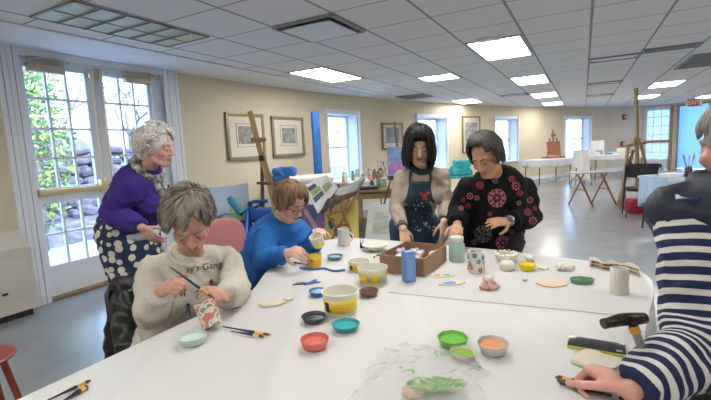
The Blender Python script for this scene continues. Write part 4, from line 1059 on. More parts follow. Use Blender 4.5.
for k in range(9):
    c = bc + u*(rng.uniform(-.3,.3)*bw) + vs_*((k/8-.5)*.8*bd); c.z = TT+.035+.012*(k % 3)
    m = MB(); m.ell((0,0,0), (.028,.02,.018), Matrix.Rotation(k, 3, 'Z')); m.ell((.02,.01,.008), (.012,.012,.012)); o = m.build('ceramic_piece', [M_ceram, pinkM, violM][k % 3]); o.location = c
    tag(o, ['white','pink glazed','violet glazed'][k % 3]+' ceramic piece lying inside the cardboard box', 'ceramic', 'ceramic pieces in the cardboard box')
# blue bottle before the box
p = Pz(409, 281, TT); t = thing('blue_bottle', 'tall light blue square block-shaped bottle in front of the cardboard box', 'bottle', p, .3)
M_bl = mat('powder_blue', (.16,.32,.68), .6, noise_amt=.15, nscale=30)
m = MB(); m.box((0,0,.064), (.050,.045,.128), None, .003); m.build('body', M_bl, t); m = MB(); m.box((0,0,.132), (.046,.041,.008), None, .002); m.build('cap', M_bl, t)
m = MB(); m.box((-.004,-.0235,.06), (.03,.002,.09)); m.build('label', mat('faded_blue_label', (.2,.36,.7), .6), t)
# green jar
p = Pz(457, 261, TT); t = thing('mint_paint_jar', 'mint green paint jar with a white lid under the floral tunic wearer\'s hand', 'jar', p)
m = MB(); m.lathe([(0,0),(.037,0),(.04,.006),(.04,.088),(.033,.1),(.033,.106)], n=32); m.build('jar_body', mat('mint_glass', (.36,.5,.42), .25), t, auto=40)
m = MB(); m.lathe([(.0345,.106),(.035,.108),(.035,.126),(.032,.128),(0,.128)], n=32); m.build('lid', M_tub, t, auto=40)
# painted flowered cup
p = Pz(476, 272, TT); t = thing('flowered_cup', 'white ceramic cup painted with red and blue flowers', 'cup', p)
m = MB(); m.lathe([(0,0),(.032,0),(.034,.005),(.035,.095),(.037,.1),(.032,.1),(.030,.01),(0,.01)], n=36); m.build('body', M_ceram, t, auto=40)
M_coral = mat('coral_glaze', (.66,.17,.12), .5); M_navyg = mat('blue_glaze', (.08,.17,.42), .5); M_grg = mat('sage_glaze', (.2,.36,.28), .5)
for mi_, (mt, nm) in enumerate(((M_coral,'red_flowers'),(M_navyg,'blue_flowers'),(M_grg,'green_leaves'))):
    m = MB()
    for k in range(5):
        a = k*1.26+mi_*.5; z = [.022,.078,.05][mi_]+(.008 if k % 2 else -.004)
        for pt_ in range(5): q_ = pt_*1.257; m.ell((.0350*math.cos(a+.2*math.cos(q_)), .0350*math.sin(a+.2*math.cos(q_)), z+.008*math.sin(q_)), (.005,.005,.0055), None, 8, 6)
    m.build(nm, mt, t)
# little ceramic frog and toadstool figures
p = Pz(489, 289, TT); t = thing('ceramic_toadstool', 'small red-patterned ceramic figure topped by a white cap', 'figurine', p)
m = MB(); m.ell((0,0,.018), (.034,.028,.019)); m.ell((-.03,-.008,.012), (.014,.012,.011)); m.ell((.03,-.008,.012), (.014,.012,.011)); m.ell((0,-.02,.013),(.02,.014,.012)); blend_obj(m, 'body', mat('red_speckled_ceramic', (.68,.5,.42), .6, col2=(.5,.14,.1), nscale=60), t, voxel=.004, it=2)
m = MB(); m.ell((0,.012,.04), (.024,.022,.017)); m.ell((-.015,.008,.05), (.009,.009,.009)); m.ell((.015,.008,.05), (.009,.009,.009)); blend_obj(m, 'cap', M_ceram, t, voxel=.004, it=2)
m = MB()
for k in range(5): m.ell((.018*math.cos(k*1.25),-.014+.01*math.sin(k*1.25),.033), (.005,.004,.004)); 
m.build('spots', M_coral, t)
t = thing('painted_leaf', 'leaf-shaped ceramic tile painted blue with a cream edge', 'tile', Pz(453, 284, TT), .15)
def flat(t, nm, outline, z0, z1, mt): m = MB(); m.prism(outline, z0, z1); m.build(nm, mt, t, smooth=False)
flat(t, 'tile', [(-.065,0),(-.035,.02),(.0,.027),(.035,.02),(.055,.0),(.03,-.022),(-.01,-.026),(-.045,-.015)], 0, .007, M_ceramy)
flat(t, 'blue_glaze', [(-.05,0),(-.03,.012),(.0,.016),(.012,.0),(.005,-.02),(-.03,-.016)], .007, .0085, M_bl)
t = thing('painted_tile', 'cream ceramic tile with red and green patches left of the blue leaf', 'tile', Pz(443, 276.5, TT), -.1)
flat(t, 'tile', [(-.055,-.01),(-.04,.02),(.0,.024),(.03,.018),(.055,.006),(.03,-.018),(-.02,-.022)], 0, .006, M_ceramy)
flat(t, 'red_patch', [(-.045,-.004),(-.03,.014),(-.01,.012),(-.015,-.012)], .006, .0075, M_coral); flat(t, 'green_patch', [(.0,.01),(.03,.01),(.035,-.006),(.01,-.01)], .006, .0075, M_grg)
# wreath bowl with lid
p = Pz(506, 262, TT); t = thing('ceramic_wreath_bowl', 'open white ceramic bowl with a modelled leafy rim', 'bowl', p)
m = MB(); m.lathe([(0,0),(.035,0),(.05,.02),(.052,.04),(.044,.04),(.04,.015),(0,.008)], n=32); m.build('body', M_ceram, t, auto=50)
m = MB()
for k in range(14): a = k*2*PI/14; m.ell((.05*math.cos(a), .05*math.sin(a), .042), (.014,.009,.009), Matrix.Rotation(a+.6, 3, 'Z'), 8, 6)
m.build('leafy_rim', M_ceram, t)
m = MB()
for k in (2,5,9): a = k*2*PI/14; m.ell((.045*math.cos(a), .045*math.sin(a), .05), (.009,.007,.005), None, 8, 6)
m.build('green_leaves', mat('dull_green_glaze', (.2,.35,.14), .5), t)
p = Pz(507, 270, TT); t = thing('ceramic_lidded_pot', 'small white ceramic pot with a domed lid in front of the leafy bowl', 'pot', p)
m = MB(); m.lathe([(0,0),(.026,0),(.034,.014),(.032,.026)], n=28); m.build('body', M_ceram, t, auto=50)
m = MB(); m.lathe([(.035,.027),(.035,.031),(.026,.042),(.01,.048),(.008,.052),(.01,.058),(0,.062)], n=28); m.build('lid', M_ceram, t, auto=60)
bowl(527, 270, 16, (.80,.62,.02), (.85,.68,.03), 'small bright yellow paint bowl on the far side of the table', lv=.92, h=.03)
def blob(px, py, r, h, label, mt=M_ceram, wr_=0.004, name='ceramic_piece', group='unpainted ceramic pieces', sx=1.4, seed=0):
    m = MB(); m.ell((0,0,h*.5), (r*sx,r,h*.5)); m.box((0,0,h*.2),(r*1.6,r*1.3,h*.35),None,.003)
    o = blend_obj(m, name, mt, voxel=.0035, it=3, wrinkle=wr_, wscale=40, seed=seed)[0]; o.location = Pz(px, py, TT); tag(o, label, 'ceramic', group); return o
blob(530, 261, .018, .03, 'small cream ceramic lump behind the bright yellow bowl')
blob(543, 269, .020, .012, 'small flat white ceramic piece right of the bright yellow bowl', seed=2)
blob(525, 281, .012, .015, 'tiny white egg-shaped ceramic in front of the bright yellow bowl', wr_=.001, sx=1.1)
blob(565, 270, .028, .028, 'white ceramic piece modelled with shells between the tan disc and printed strip', wr_=.008, seed=3)
m = MB(); pts = [(.062*math.cos(a)*(1+.05*math.sin(5*a)), .048*math.sin(a)*(1+.06*math.cos(3*a))) for a in [k*PI/14 for k in range(28)]]
m.prism(pts, 0, .006); o = m.build('clay_disc', mat('tan_clay', (.66,.52,.38), .8, bump=.2), smooth=True, auto=40); o.location = Pz(552, 284, TT); tag(o, 'flat irregular tan clay disc on the far right of the table', 'clay')
# green tray
p = Pz(582, 283, TT); t = thing('green_paint_tray', 'oval grey-green tray heaped with dark green paint', 'tray', p, -.15)
m = MB(); m.lathe([(0,0),(.042,0),(.048,.02),(.043,.02),(.04,.008),(0,.008)], n=32, sx=1., sy=.6); m.build('tray_body', mat('sage_plastic', (.17,.28,.19), .4), t, auto=50)
m = MB(); rng = random.Random(4)
for k in range(12): m.ell((rng.uniform(-.032,.032), rng.uniform(-.016,.016), .015), (.01,.008,.006))
m.build('green_paint', mat('dark_green_paint', (.04,.20,.04), .3), t)
# ribbed cup
p = Pz(619, 293, TT); t = thing('ribbed_cup', 'tall unpainted ribbed ceramic cup beside the printed ceramic strip', 'cup', p)
m = MB(); n_ = 64; rows = []
for rr, z in ((.0,.0),(.030,0),(.032,.006),(.030,.05),(.032,.098),(.029,.1),(.027,.09),(.027,.012),(0,.01)):
    rows.append([(max(rr,1e-4)*(1+(.035*math.cos(i*2*PI/n_*16) if .006 <= z <= .098 and rr > .0295 else 0))*math.cos(2*PI*i/n_), max(rr,1e-4)*(1+(.035*math.cos(i*2*PI/n_*16) if .006 <= z <= .098 and rr > .0295 else 0))*math.sin(2*PI*i/n_), z) for i in range(n_)])
m.sheet(rows, closed=True); m.build('body', M_ceram, t, auto=60)
# printed strip
t = thing('printed_ceramic_strip', 'long wavy cream ceramic strip stamped with small dark marks behind the ribbed cup', 'ceramic', Pz(615, 272, TT))
L = t.location; base_ = [Pz(x, y, TT) for x, y in ((590,267),(598,268.5),(606,271),(614,271),(622,272),(631,274),(640,277))]
cv = bez(base_, 8); m = MB()
rows = [[p+Vector((0,0,.0)) for p in cv], [p+Vector((0,.003,.02)) for p in cv], [p+Vector((0,.008,.042+.006*math.sin(i*.35))) for i, p in enumerate(cv)]]
m.sheet(rows); m.build('strip', M_ceramy, t, org=L, solid=.006)
m = MB(); 
for i in range(2, len(cv)-2, 2):
    for z in (.012,.028): m.box(cv[i]+Vector((0,-.002,z)), (.009,.006,.006+.002*(i % 3)), None, .001)
m.build('stamped_marks', mat('dark_brown_ink', (.12,.07,.05), .6), t, org=L)
# white cut ceramic leaves left, and doily near hand
def cookie(px, py, r, label, name='ceramic_cutout', rz=0., seed=1, sx=1.3, th=.008):
    m = MB(); m.prism([(r*sx*math.cos(a)*(1+.16*math.sin(4*a+seed)+.05*math.sin(9*a)), r*math.sin(a)*(1+.14*math.cos(3*a+seed))) for a in [k*PI/24 for k in range(48)]], 0, th)
    o = m.build(name, M_ceramy, smooth=True, auto=40); o.location = Pz(px, py, TT); o.rotation_euler = (0,0,rz); tag(o, label, 'ceramic', 'flat ceramic cutouts'); return o
cookie(272, 304, .036, 'wavy-edged cream ceramic cutout between the mint bowl and blue paint bowl')
cookie(288, 300, .015, 'small cream ceramic chip beside the wavy-edged cutout', seed=3)
cookie(596, 362, .05, 'large flat cream ceramic cutout between the phone and the hand of the striped-shirt person', seed=2, sx=1.1)
t = thing('painted_cutout', 'small blue painted leaf shape on the cover before the seated woman in blue', 'cutout', Pz(311, 283, TT), .5)
flat(t, 'leaf', [(-.04,-.012),(-.02,.006),(.0,.012),(.03,.03),(.04,.024),(.028,.0),(.04,-.02),(.01,-.016)], 0, .004, mat('deep_blue_paint', (.05,.16,.42), .5))
t = thing('painted_cutout', 'small dark grey leaf shape on the cover left of the blue one', 'cutout', Pz(299, 284, TT), .1)
flat(t, 'leaf', [(-.03,-.01),(-.01,.012),(.02,.012),(.035,.0),(.01,-.012)], 0, .004, mat('slate_paint', (.10,.11,.13), .5))
m = MB(); cv = bez([Pz(x,y,TT+.003) for x,y in ((300,268),(312,269.5),(324,268.5),(334,271),(345,270))], 8); m.tube(cv, .004, 8, flat=1.6); o = m.build('blue_ribbon', mat('ribbon_blue', (.08,.16,.45), .6), org=cv[20]); tag(o, 'wavy dark blue ribbon lying before the yellow paint jar', 'ribbon')

# ================================================================ brushes
M_gold2 = mat('gold_ferrule', (.75,.48,.12), .3, metal=.8); M_bri = mat('brown_bristle', (.12,.07,.04), .7); M_bristlel = mat('tan_bristle', (.35,.22,.1), .7)
M_navyh = mat('dark_blue_lacquer', (.02,.03,.09), .25); M_orangeh = mat('orange_lacquer', (.75,.38,.05), .3); M_blackh = mat('black_lacquer', (.015,.015,.018), .25)
def brush(a, b, label, hm=M_navyh, group=None, r=.0038, fm=None, bm_=M_bri, ff=.70, bw=1.):
    """a handle end, b bristle tip"""
    a = Vector(a); b = Vector(b); d = b-a; t = thing('paint_brush', label, 'brush', a, 0, group); P_ = lambda k: d*k
    m = MB(); m.tube([P_(0), P_(.05), P_(.35), P_(ff-.05), P_(ff)], [r*.35, r*.55, r*.8, r*1.3, r*.9], 10); m.build('handle', hm, t)
    m = MB(); m.tube([P_(ff-.01), P_(ff+.02), P_(.86)], [r*1.0, r*1.05, r*1.2*bw], 10); m.build('ferrule', fm or M_gold2, t)
    m = MB(); m.tube([P_(.86), P_(.92), P_(1)], [r*1.1*bw, r*1.35*bw, r*.25], 10); m.build('bristles', bm_, t)
    return t
zb = TT+.006
brush(Pz(222,326.5,zb), Pz(271,335,zb), 'dark blue brush, further of the two beside the mint bowl', group=None)
brush(Pz(230,331,zb), Pz(264,336.5,zb), 'dark blue brush, nearer and shorter of the two beside the mint bowl')
brush(Pz(44,402,zb), Pz(91,380,zb), 'dark handled brush with gold ferrule, further of the two at lower left', M_blackh)
brush(Pz(62,402,zb), Pz(88,386,zb), 'black brush with a wide orange ferrule, nearer of the two at lower left', M_blackh, fm=M_orangeh, r=.0055)
brush(Pz(311,265,zb), Pz(287,261.5,zb), 'short brush lying between the seated woman in blue and the yellow jar', M_navyh, fm=M_orangeh)
brush(Pz(612,388,zb+.004), Pz(555,377,zb), 'orange-ferruled brush, upper of the two held beside the hand at lower right', M_navyh, r=.005)
brush(Pz(612,396,zb+.004), Pz(557,380,zb), 'dark flat brush, lower of the two held beside the hand at lower right', M_blackh, r=.006, fm=M_blackm)
brush(Pz(385,252,TT+.03), Pz(373,257.5,zb), 'thin black brush leaning on the cardboard box', M_blackh)
p = Pz(362,248,TT); t = thing('binder_clip', 'small black clip standing beside the shallow cream bowl', 'clip', p)
m = MB(); m.prism([(-.012,-.005),(.012,-.005),(.004,.012),(-.004,.012)], 0, .03); m.build('clip_body', M_black, t, smooth=False); m = MB(); m.tube([(-.006,0,.028),(-.008,0,.05),(.008,0,.05),(.006,0,.028)], .002, 6); m.build('wire_arm', M_black, t)

# ================================================================ phone and cane
a, b, c, d = [Pz(x, y, TT+.005) for x, y in ((572,337),(623,345),(621,354),(571,345.5))]
cen = (a+b+c+d)/4; ux = ((b-a)+(c-d)).normalized(); W_, H_ = .148, .072
t = thing('smartphone', 'black smartphone in a yellow-green bumper case lying on the cover', 'phone', (cen.x, cen.y, TT), math.atan2(ux.y, ux.x))
m = MB(); m.box((0,0,.0035), (W_,H_,.007), None, .003); m.build('case', mat('lime_case', (.62,.66,.05), .35), t)
m = MB(); m.box((0,0,.0072), (W_-.004,H_-.004,.0016), None, .0008); m.build('screen', mat('dark_screen', (.03,.03,.032), .12), t)
m = MB(); m.box((-.01,-H_/2-.0003,.0035), (.05,.002,.003)); m.build('side_strip', M_coral, t, smooth=False)
m = MB(); m.box((.056,-.02,.0082), (.014,.010,.0006), None, .0003); m.build('camera_mark', M_grey, t)
M_tort = mat('tortoiseshell', (.05,.025,.012), .2, col2=(.015,.012,.01), nscale=25)
hz = .905; h0, h1 = Py(603, 324, Pz(606,324,hz).y), None
h0 = Pz(603,324,hz); h1 = Pz(645,318,hz+.004); s0 = Pz(634,328,hz-.015)
kx = G(.155, gc(s0)[1]-.02); kx.z = .775
sd = (kx-s0).normalized(); ft = s0+sd*((s0.z-.015)/-sd.z)
t = thing('walking_cane', 'dark walking cane with a T-shaped handle and amber collar leaning on the table edge', 'cane', (ft.x, ft.y, 0)); L = t.location
m = MB(); cv = bez([h0, h0*.6+h1*.4+Vector((0,0,.004)), h0*.3+h1*.7+Vector((0,0,.002)), h1], 6); n_ = len(cv)
m.tube(cv, [.0125 if i < 3 else .0125+.003*math.sin(i/n_*PI) for i in range(n_)], 14); m.cap(h0*.32+h1*.68, s0, .012, .010); m.build('handle', M_tort, t, org=L)
m = MB(); m.tube([s0-sd*.004, s0+sd*.012], .0115, 14); m.build('collar', mat('amber', (.6,.25,.03), .2), t, org=L)
m = MB(); m.tube([s0+sd*.012, ft], .0095, 12); m.build('shaft', mat('grey_cane_shaft', (.2,.2,.2), .3), t, org=L)
m = MB(); m.tube([ft-sd*.03, ft], .014, 12); m.build('rubber_tip', M_black, t, org=L)

# ================================================================ plastic bag of artificial leaves
M_bag = bpy.data.materials.new('clear_crinkled_plastic'); M_bag.use_nodes = True
_n = M_bag.node_tree.nodes; _l = M_bag.node_tree.links; _n.clear()
_o = _n.new('ShaderNodeOutputMaterial'); _mx = _n.new('ShaderNodeMixShader'); _t = _n.new('ShaderNodeBsdfTransparent'); _g = _n.new('ShaderNodeBsdfPrincipled')
_g.inputs['Roughness'].default_value = .12; _g.inputs['Base Color'].default_value = (.75,.78,.76,1); _mx.inputs[0].default_value = .17
_tc = _n.new('ShaderNodeTexCoord'); _nz = _n.new('ShaderNodeTexNoise'); _nz.inputs['Scale'].default_value = 35; _nz.inputs['Detail'].default_value = 4; _bp = _n.new('ShaderNodeBump'); _bp.inputs['Strength'].default_value = 1.; _bp.inputs['Distance'].default_value = .03
_l.new(_tc.outputs['Object'], _nz.inputs['Vector']); _l.new(_nz.outputs['Fac'], _bp.inputs['Height']); _l.new(_bp.outputs[0], _g.inputs['Normal'])
_l.new(_t.outputs[0], _mx.inputs[1]); _l.new(_g.outputs[0], _mx.inputs[2]); _l.new(_mx.outputs[0], _o.inputs[0])
cs = [Pz(x, y, TT) for x, y in ((364,380),(376,358),(398,347),(424,351),(448,356),(470,362),(489,372),(480,386),(486,405),(420,425),(350,412))]
cen = sum(cs, Vector())/len(cs); outl = bez(cs+[cs[0]], 14)[:-1]; m = MB(); rows = []
def fold(x, y):
    p_ = Vector((x*9, y*9, 1.7)); q_ = Vector((noise.noise(p_), noise.noise(p_+Vector((5,5,5))), 0))
    return (1-abs(noise.noise(Vector((x*11, y*11, 0))+q_*1.5))*3.2)*.011 + (1-abs(noise.noise(Vector((x*30, y*30, 4))+q_*2))*3)*.005
for k in range(26):
    s_ = k/25; r_ = []
    for i, p in enumerate(outl):
        q_ = cen+(p-cen)*s_*(1+(.05*noise.noise(Vector((i*.35,0,0)))+.04*math.sin(i*.45))*s_)
        r_.append(Vector((q_.x, q_.y, TT+.002+max(.0005, (.040*(1-s_**2.2)+fold(q_.x, q_.y)*(1 if s_ < .95 else .3))))))
    rows.append(r_)
m.sheet(rows, closed=True); o = m.build('plastic_bag', M_bag, org=(cen.x,cen.y,TT), auto=0); tag(o, 'clear crinkled plastic bag holding green sprigs at the near edge of the table', 'bag')
rng = random.Random(6)
gl = [mat('sprig_green', (.16,.42,.10), .5), mat('sprig_pale_green', (.42,.55,.2), .5)]
for (px, py, lab, n_, sz) in ((431,388,'pale green leafy sprig in the middle of the clear plastic bag', 60, .03), (452,385,'bright green sprig toward the right end of the clear plastic bag', 30, .018), (408,372,'tiny green sprig at the left end of the clear plastic bag', 5, .012), (474,370,'small green sprig at the far right corner of the clear plastic bag', 7, .010), (441,356,'small green sprig under the back edge of the clear plastic bag', 7, .010)):
    p = Pz(px, py, TT+.012); t = thing('leafy_sprig', lab, 'sprig', p); m = MB()
    m.tube([(-sz*1.6,0,0),(0,.004,.004),(sz*1.6,-.003,0)], .0015, 6); m.build('stem', gl[0], t)
    m = MB()
    for k in range(n_):
        a = rng.uniform(0,6.28); c = Vector((rng.uniform(-1.8,1.8)*sz, rng.uniform(-.9,.9)*sz, rng.uniform(0,.012))); d_ = Vector((math.cos(a), math.sin(a), .1)); e_ = Vector((-d_.y, d_.x, 0)); L_ = sz*.55
        m.mi(k % 2); m.add([c-d_*L_, c+e_*L_*.4+Vector((0,0,.002)), c+d_*L_, c-e_*L_*.4+Vector((0,0,.002))], [(0,1,2,3)])
    f = m.build('leaves', gl, t, smooth=False, solid=.0008); f['kind'] = 'stuff'
blob(412, 396, .02, .02, 'pinkish clay piece inside the near end of the plastic bag', mat('pinkish_clay', (.66,.45,.33), .7), name='clay_piece', group=None)
# ================================================================ people
def skinmat(name, c): return mat(name, c, .5, noise_amt=.12, nscale=25, sss=.12)
def hand(m, W, D, N, S, curl=(.35,.5,.35), sc=1., spread=2.2, thumb=1., curls=None):
    W = Vector(W); D = Vector(D).normalized(); N = Vector(N); N = (N-D*N.dot(D)).normalized(); S = Vector(S); S = (S-D*S.dot(D)-N*S.dot(N)).normalized()
    R = Matrix((S, D, N)).transposed()
    m.ell(W+D*.045*sc, (.036*sc,.05*sc,.0145*sc), R, 16, 10)
    offs = (.028,.0095,-.0095,-.027); lens = ((.038,.024,.019),(.043,.027,.02),(.039,.025,.019),(.030,.019,.016)); rad = (.0088,.009,.0086,.0076)
    for i in range(4):
        o = offs[i]*sc; k = W+D*(.084-(.006 if i in (0,2) else 0)-(.014 if i == 3 else 0))*sc+S*o
        m.cap(W+D*.012*sc+S*o*.6, k, .0125*sc, .0105*sc, 10)
        ang = 0; p = k; cc = curls[i] if curls else curl
        for j in range(3):
            ang += cc[j]; d = (D*math.cos(ang)+N*math.sin(ang)+S*(offs[i]*spread)).normalized(); q = p+d*lens[i][j]*sc
            m.cap(p, q, rad[i]*(1-.06*j)*sc, rad[i]*(.93-.08*j)*sc, 10); p = q
    tb = W+D*.022*sc+S*.026*sc+N*.004; d1 = (D*.65+S*.7+N*.35*thumb).normalized(); a = tb+d1*.036*sc
    m.cap(W+D*.008*sc+S*.012*sc, tb, .015*sc, .013*sc, 10); m.cap(tb, a, .013*sc, .0105*sc, 10)
    d2 = (D*.85+S*.3+N*.45*thumb).normalized(); b = a+d2*.03*sc; m.cap(a, b, .0105*sc, .0095*sc, 10); d3 = (D*.9+S*.05+N*.5*thumb).normalized(); m.cap(b, b+d3*.024*sc, .0095*sc, .0078*sc, 10)
def head_prims(m, C, B, s=1., jaw=1.):
    T = lambda x, y, z: C + B @ Vector((x*s, y*s, z*s))
    e = lambda p, r: m.ell(T(*p), tuple(q*s for q in r), B, 18, 12)
    c = lambda a, b, ra, rb: m.cap(T(*a), T(*b), ra*s, rb*s, 10)
    e((0,-.015,.038), (.074,.092,.08)); e((0,.018,-.025), (.060*jaw,.068,.085)); e((0,.055,-.098), (.024*jaw,.022,.018)); e((0,.05,-.062), (.037,.032,.03))
    for sx in (-1, 1):
        e((sx*.038,.052,-.028), (.026,.026,.024)); c((sx*.052,.0,-.07), (sx*.02,.055,-.1), .02, .018)
        e((sx*.074,-.012,-.012), (.011,.02,.03)); c((sx*.012,.078,.026), (sx*.042,.066,.024), .010, .010)
        e((sx*.031,.0695,.002), (.0155,.0125,.0115)); e((sx*.011,.092,-.032), (.009,.009,.007))
    c((0,.076,.016), (0,.101,-.026), .0085, .0115); e((0,.103,-.030), (.0125,.012,.0095)); e((0,.062,-.09), (.03,.02,.022))
    e((0,.078,-.058), (.021,.012,.007)); e((0,.077,-.068), (.019,.012,.0075))
M_lash = mat('eyelash_brown', (.06,.035,.03), .6)
def face_parts(t, org, C, B, s=1., brow=(.1,.08,.07), lip=(.45,.16,.13), closed=True, iris=(.08,.04,.02)):
    T = lambda x, y, z: C + B @ Vector((x*s, y*s, z*s))
    lm = mat('lip_'+t.name, lip, .4); bm_ = mat('brow_'+t.name, brow, .8)
    m = MB(); m.tube([T(-.024,.080,-.062), T(-.012,.088,-.0585), T(0,.0895,-.060), T(.012,.088,-.0585), T(.024,.080,-.062)], [.001,.0028*s,.003*s,.0028*s,.001], 8)
    m.tube([T(-.022,.080,-.064), T(-.01,.0875,-.0685), T(.01,.0875,-.0685), T(.022,.080,-.064)], [.001,.0034*s,.0034*s,.001], 8); m.build('lips', lm, t, org=org)
    for sx in (-1, 1):
        m = MB(); m.tube([T(sx*.014,.088,.024), T(sx*.03,.0845,.031), T(sx*.048,.071,.025)], [.003*s,.0035*s,.0015*s], 8); m.build('eyebrow', bm_, t, org=org)
        m = MB(); m.ell(T(sx*.031,.0745,-.0065), (.0115*s,.0080*s,.0035*s), B, 14, 8); eye = m.build('eye', mat('eye_white_'+t.name+str(sx), (.7,.68,.65), .2), t, org=org)
        m = MB(); m.ell(T(sx*.031,.0805,-.0068), (.0045*s,.0028*s,.003*s), B, 10, 6); m.build('iris', mat('iris_'+t.name+str(sx), iris, .15), eye, org=(0,0,0) if False else org)
        m = MB(); m.tube([T(sx*.031+dx, .0828-abs(dx)*.4, -.0045-abs(dx)*.12) for dx in (-.013,-.007,0,.007,.013)], [.0008,.0018*s,.002*s,.0018*s,.0008], 6); m.build('eyelashes', M_lash, t, org=org)
def torso(m, J, g=0., w=1., d=1., bust=.03, belly=0., nk=True):
    h, n_ = Vector(J['hip']), Vector(J['neck']); sa, sb = Vector(J['sa']), Vector(J['sb'])
    U = (n_-h).normalized(); R = (sb-sa); R = (R-U*R.dot(U)).normalized(); F = U.cross(R)
    if F.dot(Vector(J['fwd'])) < 0: F = -F
    R2 = F.cross(U); B = Matrix((R2, F, U)).transposed(); L = (n_-h).length
    m.ell(h, ((.165+g)*w, (.125+g)*d, .13+g), B); m.ell(h+U*L*.35+F*belly*.5, ((.148+g)*w, (.115+g+belly)*d, .16+g), B)
    m.ell(h+U*L*.68, ((.155+g)*w, (.108+g)*d, .17+g), B); m.cap(sa*.93+sb*.07-U*.015, sb*.93+sa*.07-U*.015, .05+g, .05+g); m.cap(sa*.75+sb*.25, sb*.75+sa*.25, .055+g, .055+g)
    if nk: m.cap(n_-U*.05, n_+U*.01, .07+g, .052+g)
    else: m.cap(n_-U*.09, n_-U*.05, .07+g, .06+g)
    for q in (sa, sb): m.cap((n_-U*.03) if nk else (n_*.75+q*.25-U*.035), q-U*.005, .052+g*.8, .046+g*.8)
    for s in (-1, 1): m.ell(h+U*L*.6+F*(.075*d)+R2*s*.072, (.068+g, .045+bust+g, .07+g), B)
    return B
def limb(m, pts, rs): 
    for i in range(len(pts)-1): m.cap(pts[i], pts[i+1], rs[i], rs[i+1])
def legs_of(m, J, g=0., sc=1.):
    for k in ('a', 'b'):
        limb(m, [Vector(J['h'+k]), Vector(J['k'+k]), Vector(J['f'+k])], [(.088+g)*sc, (.06+g)*sc, (.038+g)*sc])
        m.cap(Vector(J['k'+k])*.65+Vector(J['f'+k])*.35, Vector(J['k'+k])*.5+Vector(J['f'+k])*.5, (.055+g)*sc, (.05+g)*sc)
def std_legs(J, fwd, spread=.09, step=0.03, stand=True, kneez=.46, reach=.40, foot_back=0.):
    h = Vector(J['hip']); f = Vector(fwd); f.z = 0; f.normalize(); r = Vector((f.y, -f.x, 0))
    for s, k in ((-1,'a'),(1,'b')):
        J['h'+k] = h+r*s*spread-Vector((0,0,.05 if stand else .02))
        if stand: J['k'+k] = Vector((h.x, h.y, .47))+r*s*spread*.95+f*(.03+step*s); J['f'+k] = Vector((h.x, h.y, .08))+r*s*spread*.95+f*(-.0+step*2*s)
        else: J['k'+k] = Vector((h.x, h.y, kneez))+r*s*(spread+.03)+f*reach; J['f'+k] = Vector((h.x, h.y, .08))+r*s*(spread+.03)+f*(reach-.02-foot_back)
    J['toe'] = f
def shoes(t, org, J, mt):
    for k in ('a','b'):
        a = Vector(J['f'+k]); f = J['toe']; m = MB()
        m.cap(a+f*-.03+Vector((0,0,-.045)), a+f*.13+Vector((0,0,-.052)), .036, .030); m.cap(a, a+f*.03+Vector((0,0,-.04)), .042, .036); m.box(a+f*.05+Vector((0,0,-.072)), (.07,.23,.014), basis(f), .005)
        blend_obj(m, 'shoe', mt, t, org=org, voxel=.008, it=2)
def body(t, org, J, C, B, skin, hands, hs=.95, w=1., d=1., leg=True, hsc=.95, jaw=1., armr=1., neckr=.05):
    m = MB(); head_prims(m, C, B, hs, jaw); n_ = Vector(J['neck'])
    m.cap(C + B @ Vector((0,-.02,-.06))*hs, n_, neckr, neckr*1.08); m.ell(n_, (neckr*1.4,neckr*1.3,neckr*.8))
    torso(m, J, -.02, w, d, .02)
    for k in ('a','b'):
        limb(m, [Vector(J['s'+k]), Vector(J['e'+k]), Vector(J['w'+k])], [.038*armr, .034*armr, .0235])
        m.cap(Vector(J['e'+k])*.75+Vector(J['w'+k])*.25, Vector(J['e'+k])*.6+Vector(J['w'+k])*.4, .036*armr, .034*armr)
    if leg: legs_of(m, J, -.014)
    for hd in hands: hand(m, *hd[:4], **(hd[4] if len(hd) > 4 else {}), sc=hsc)
    return blend_obj(m, 'body', skin, t, org=org, voxel=.0048, it=3)
def top(t, org, J, mt, name='sweater', g=.012, w=1., d=1., bust=.03, belly=0., arm=(.058,.05,.04), wr_k=.97, hem=0., vox=.008, wrinkle=.006, attr=None, wscale=10, cuff=True, seed=0, extra=None, nk=True):
    m = MB(); B = torso(m, J, g, w, d, bust, belly, nk)
    U = (Vector(J['neck'])-Vector(J['hip'])).normalized()
    if hem: m.ell(Vector(J['hip'])-U*hem, ((.17+g)*w, (.13+g)*d, .13), B)
    for k in ('a','b'):
        s, e, w_ = Vector(J['s'+k]), Vector(J['e'+k]), Vector(J['w'+k]); w_ = e+(w_-e)*wr_k
        m.cap(s, e, arm[0], arm[1])
        dd = (w_-e).normalized(); up_ = B @ Vector((0,0,1)); L = (w_-e).length
        m.ell(e, (arm[1],)*3); m.tube([e, e+dd*L*.3, e+dd*L*.7, w_-dd*.02, w_], [arm[1], arm[1]*1.02, (arm[1]+arm[2])/2, arm[2], arm[2]*.96], 16)
    if extra: extra(m, B)
    return blend_obj(m, name, mt, t, org=org, voxel=vox, it=4, wrinkle=wrinkle, wscale=wscale, attr=attr, seed=seed)+(B,)
